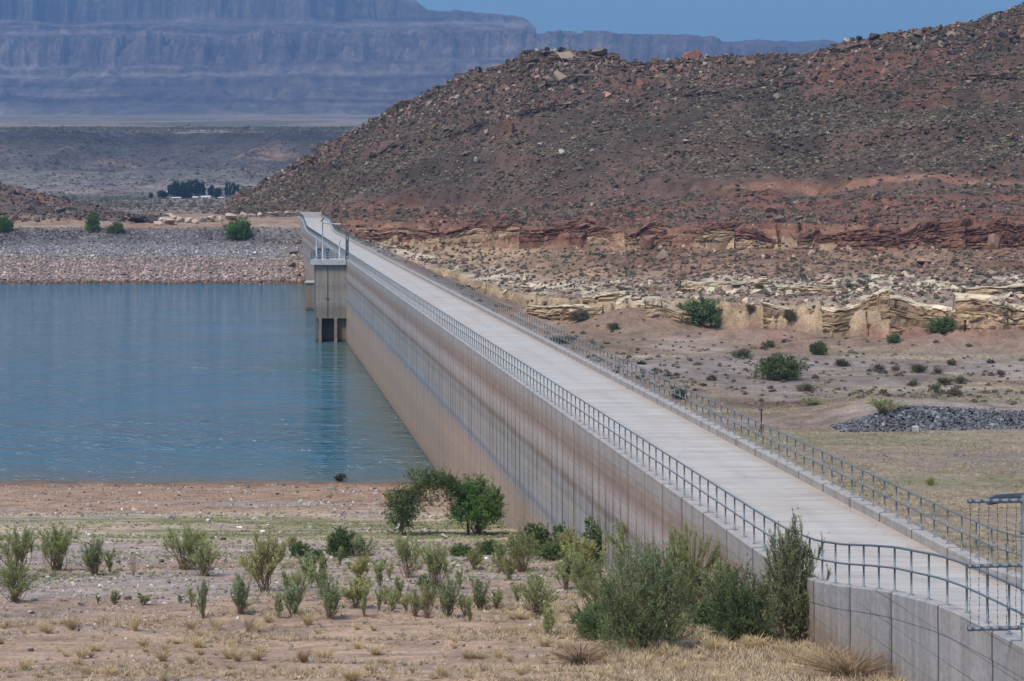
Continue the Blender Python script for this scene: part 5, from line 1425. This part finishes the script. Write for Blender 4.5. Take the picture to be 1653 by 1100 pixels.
    V, Fc, Cc = scatter(CUSH[:3], np.stack([X, Y, Z], -1), np.exp(r.normal(math.log(.75), .4, n)) * (Y / 1300) ** .7, np.clip(c, .01, .8), 38, .1, .05)
    tag(obj('far_scrub', V, Fc, M_SCRUB, None, False, Cc), 'scrub and rocks dotting the far plain and lava bench', 'scrub', None, 'stuff')
ground_cover()

# ------------------------------------------------------------------ small things of the valley
p = pix(1229, 706, h_valley, 90, 320); u = q(p)
t = thing('marker_post', 'thin dark post with a short crossbar standing behind the valley railing', 'post', tuple(p))
V, Q = rod([(0, 0, -.2), (0, 0, 44 * u)], [.07, .055], 8); link('post', mesh('post', V, Q, M_DARK, True), t)
V, Q = bevbox(-.22, .14, -.06, .06, 43 * u, 45.5 * u, .01); link('crossbar', mesh('crossbar', V, Q, M_DARK), t)
V, Q = rod([(-6 * u, 0, 0), (0, 0, 22 * u)], .03, 6); link('brace', mesh('brace', V, Q, M_DARK), t)
p = pix(1478, 697, h_valley, 90, 320); u = q(p)
V, Q = bevbox(-5 * u, 5 * u, -.3, .3, -.2, 9 * u, .06)
o = link('concrete_block', mesh('concrete_block', V, Q, M_PARAPET)); o.location = p; tag(o, 'small pale concrete block at the foot of the dark stone berm', 'block')
p = pix(1470, 698, h_valley, 90, 320); u = q(p)
V, Q = cat_meshes([rod([(0, 0, -.2), (0, 0, 17 * u)], .035, 6), rod([(0, 0, 17 * u), (0, 0, 17 * u + .12)], .05, 6)])
o = link('stake', mesh('stake', V, Q, M_DARK)); o.location = p; tag(o, 'thin dark stake beside the pale concrete block', 'stake')
p = pix(1618, 812, h_valley, 60, 300); u = q(p)
V, Q = rod([(-30 * u, -1, .18), (-12 * u, -.4, .24), (20 * u, 0, .25), (70 * u, .6, .2)], [.16, .22, .22, .22], 10)
o = link('culvert_pipe', mesh('culvert_pipe', V, Q, M_DARK, True)); o.location = p; tag(o, 'dark pipe lying in the grass behind the guard post', 'pipe')
# bits lying about
def clod(k, p, s, label, cat, col, group=None):
    V, Fc = BOULD[k % 7]
    o = link(cat, mesh(cat, V * (s, s, s * .7), Fc, M_ROCK, False, np.tile(col, (len(V), 1)))); o.location = np.asarray(p) + (0, 0, s * .3); o.rotation_euler = (0, 0, k)
    tag(o, label, cat, group)
for k, (x, y, s, lab) in enumerate([(1014, 628, .09, 'dark clod on the deck by the valley kerb'), (1288, 822, .05, 'small clod in the middle of the deck near the wall bush'), (1372, 820, .05, 'small clod on the deck near the valley kerb'), (1338, 862, .04, 'small clod on the deck close to the near railing')]):
    h = lambda X, Y: ztop(Y) - .31
    clod(k, pix(x, y, h, 50, 200), s, lab, 'clod', (.09, .075, .06), 'clods on the deck')
p = pix(549, 778, h_bank, 60, 190)
special(520, p, 'dark tumbleweed lying at the water edge', 'tumbleweed', 'tumbleweed', leaf_mat('tumble_leaves', (.05, .035, .03), (.08, .055, .045)), M_BARK, h=.62, rad=.48, stems=30, twigs=260, lpt=6, ll=.09, lw=.03, curve=.6, lo=.05, a=.4, b=.9, up=0, tl=.3, fill=.05)
for k, (x, y, s, lab) in enumerate([(361, 873, .22, 'dark clump of debris on the pale strip'), (453, 861, .16, 'pale stone on the green strip'), (695, 836, .2, 'pale driftwood chunk under the bent willow'), (205, 969, .2, 'dark stone beside the tiny green clump'), (252, 968, .17, 'grey stone right of the dark one on the gravel'), (50, 1052, .12, 'dark stone at the lower left in the dry soil'), (650, 1028, .16, 'brown stone in the dry grass')]):
    clod(k + 1, pix(x, y, h_bank, 45, 170), s, lab, 'stone', [(.09, .07, .055), (.5, .46, .4), (.55, .5, .43), (.12, .11, .11), (.24, .22, .21), (.08, .07, .065), (.2, .16, .13)][k], 'stones lying on the bank')

# ------------------------------------------------------------------ far farm
def farm():
    tv = []
    for k in range(3):
        s, l = plant(700 + k, 1, .42, 26, 340, 7, .10, .06, .7, .15, .6, .7, .3, .17, fill=.05, rs=.012)
        tv.append((mesh('trunk', s[0], s[1], M_BARK), mesh('crown', l[0], l[1], L_FARM)))
    for k in range(2):
        s, l = plant(710 + k, 1, .12, 12, 110, 6, .09, .05, .6, .1, .9, .3, .6, .12, fill=.05, rs=.012)
        tv.append((mesh('trunk', s[0], s[1], M_BARK), mesh('crown', l[0], l[1], L_FARM)))
    spec = [(243, 321, 8, 11, 0), (262, 322, 20, 13, 1), (281, 316, 20, 26, 0), (291, 319, 24, 28, 1), (304, 317, 24, 30, 2), (317, 316, 20, 29, 0), (299, 322, 20, 15, 1), (327, 315, 9, 26, 3), (342, 317, 12, 20, 0), (352, 317, 17, 19, 2), (366, 316, 6, 26, 3), (371, 316, 6, 27, 4), (377, 316, 8, 25, 3), (384, 315, 8, 24, 4)]
    labs = ['small dark tree alone at the left of the far farm', 'low rounded bushy tree second from the left at the far farm', 'tall dark tree at the left of the main farm grove', 'broad dark tree in the left half of the farm grove', 'tallest rounded tree in the middle of the farm grove', 'dark tree at the right side of the farm grove', 'low tree in front of the farm grove',
            'narrow tree between the grove and the white house', 'small tree left of the pair beside the white house', 'rounded tree right of the white house', 'first slim poplar right of the farm', 'second slim poplar right of the farm', 'third slim poplar right of the farm', 'slim poplar nearest the rocky hill']
    for k, ((x, y, wd, hp, v), lab) in enumerate(zip(spec, labs)):
        Y = 1350. + (k % 3) * 14; p = np.array([(x - HX) * Y / F, Y, 11.0]); u = Y / F
        p[2] = float(h_plain(p[0], Y)) - .3
        t = thing('farm_tree', lab, 'tree', tuple(p), 'trees round the far farm', k * 1.1)
        bw = .84 if v < 3 else .24
        t.scale = (wd * u / bw, wd * u / bw, (hp) * u * 1.05)
        link('trunk', tv[v][0], t); link('crown', tv[v][1], t)
    Mw = plain_mat('white_siding', (.72, .72, .70), .7, 0, .08, 1); Mr = plain_mat('pale_roof', (.5, .5, .5), .6, 0, .1, 1); Mg = plain_mat('window_glass', (.05, .06, .07), .2, 0, .1, 1)
    for k, (x, y, wd, hp, lab) in enumerate([(333, 316, 14, 6, 'long white farmhouse right of the dark grove'), (316, 315, 8, 5, 'small white farm shed in the gap of the grove'), (285, 320, 14, 4, 'low pale farm shed in front of the grove'), (268, 312, 6, 6, 'pale gabled barn left of the grove'), (357, 318, 8, 4, 'small white trailer right of the rounded tree')]):
        Y = 1342.; u = Y / F; z0 = float(h_plain(0, Y)) - .4
        if y < 314: Y = 1400.; z0 = float(h_plain(0, Y)) + 1
        X = (x - HX) * Y / F; W2 = wd * u / 2; H = hp * u
        t = thing('farmhouse', lab, 'house', (X, Y, z0), 'farm buildings')
        V, Q = box(-W2, W2, -3, 3, 0, H * .62); link('wall', mesh('wall', V, Q, Mw), t)
        V = np.array([(-W2 - .3, -3.4, H * .6), (W2 + .3, -3.4, H * .6), (W2 + .3, 3.4, H * .6), (-W2 - .3, 3.4, H * .6), (-W2 - .3, 0, H), (W2 + .3, 0, H)])
        link('roof', mesh('roof', V, np.array([(0, 1, 5), (0, 5, 4), (3, 4, 5), (3, 5, 2), (0, 4, 3), (1, 2, 5), (0, 3, 2), (0, 2, 1)]), Mr), t)
        for s in (-.5, .4):
            V, Q = box(W2 * s - .5, W2 * s + .5, -3.06, -2.9, H * .2, H * .48); link('window', mesh('window', V, Q, Mg), t)
farm()

# ------------------------------------------------------------------ the air
m, t_, b_ = newmat('haze_air')
t_.nodes.remove(b_)
pv = N(t_, 'ShaderNodeVolumePrincipled')
pv.inputs['Color'].default_value = (.23, .41, .73, 1)
pv.inputs['Density'].default_value = 1.3e-4
pv.inputs['Anisotropy'].default_value = 0.0
t_.links.new(pv.outputs[0], t_.nodes['Material Output'].inputs['Volume'])
V, Q = box(-3600, 3600, -500, 9300, -16, 900)
tag(obj('haze', V, Q, m), kind='stuff')
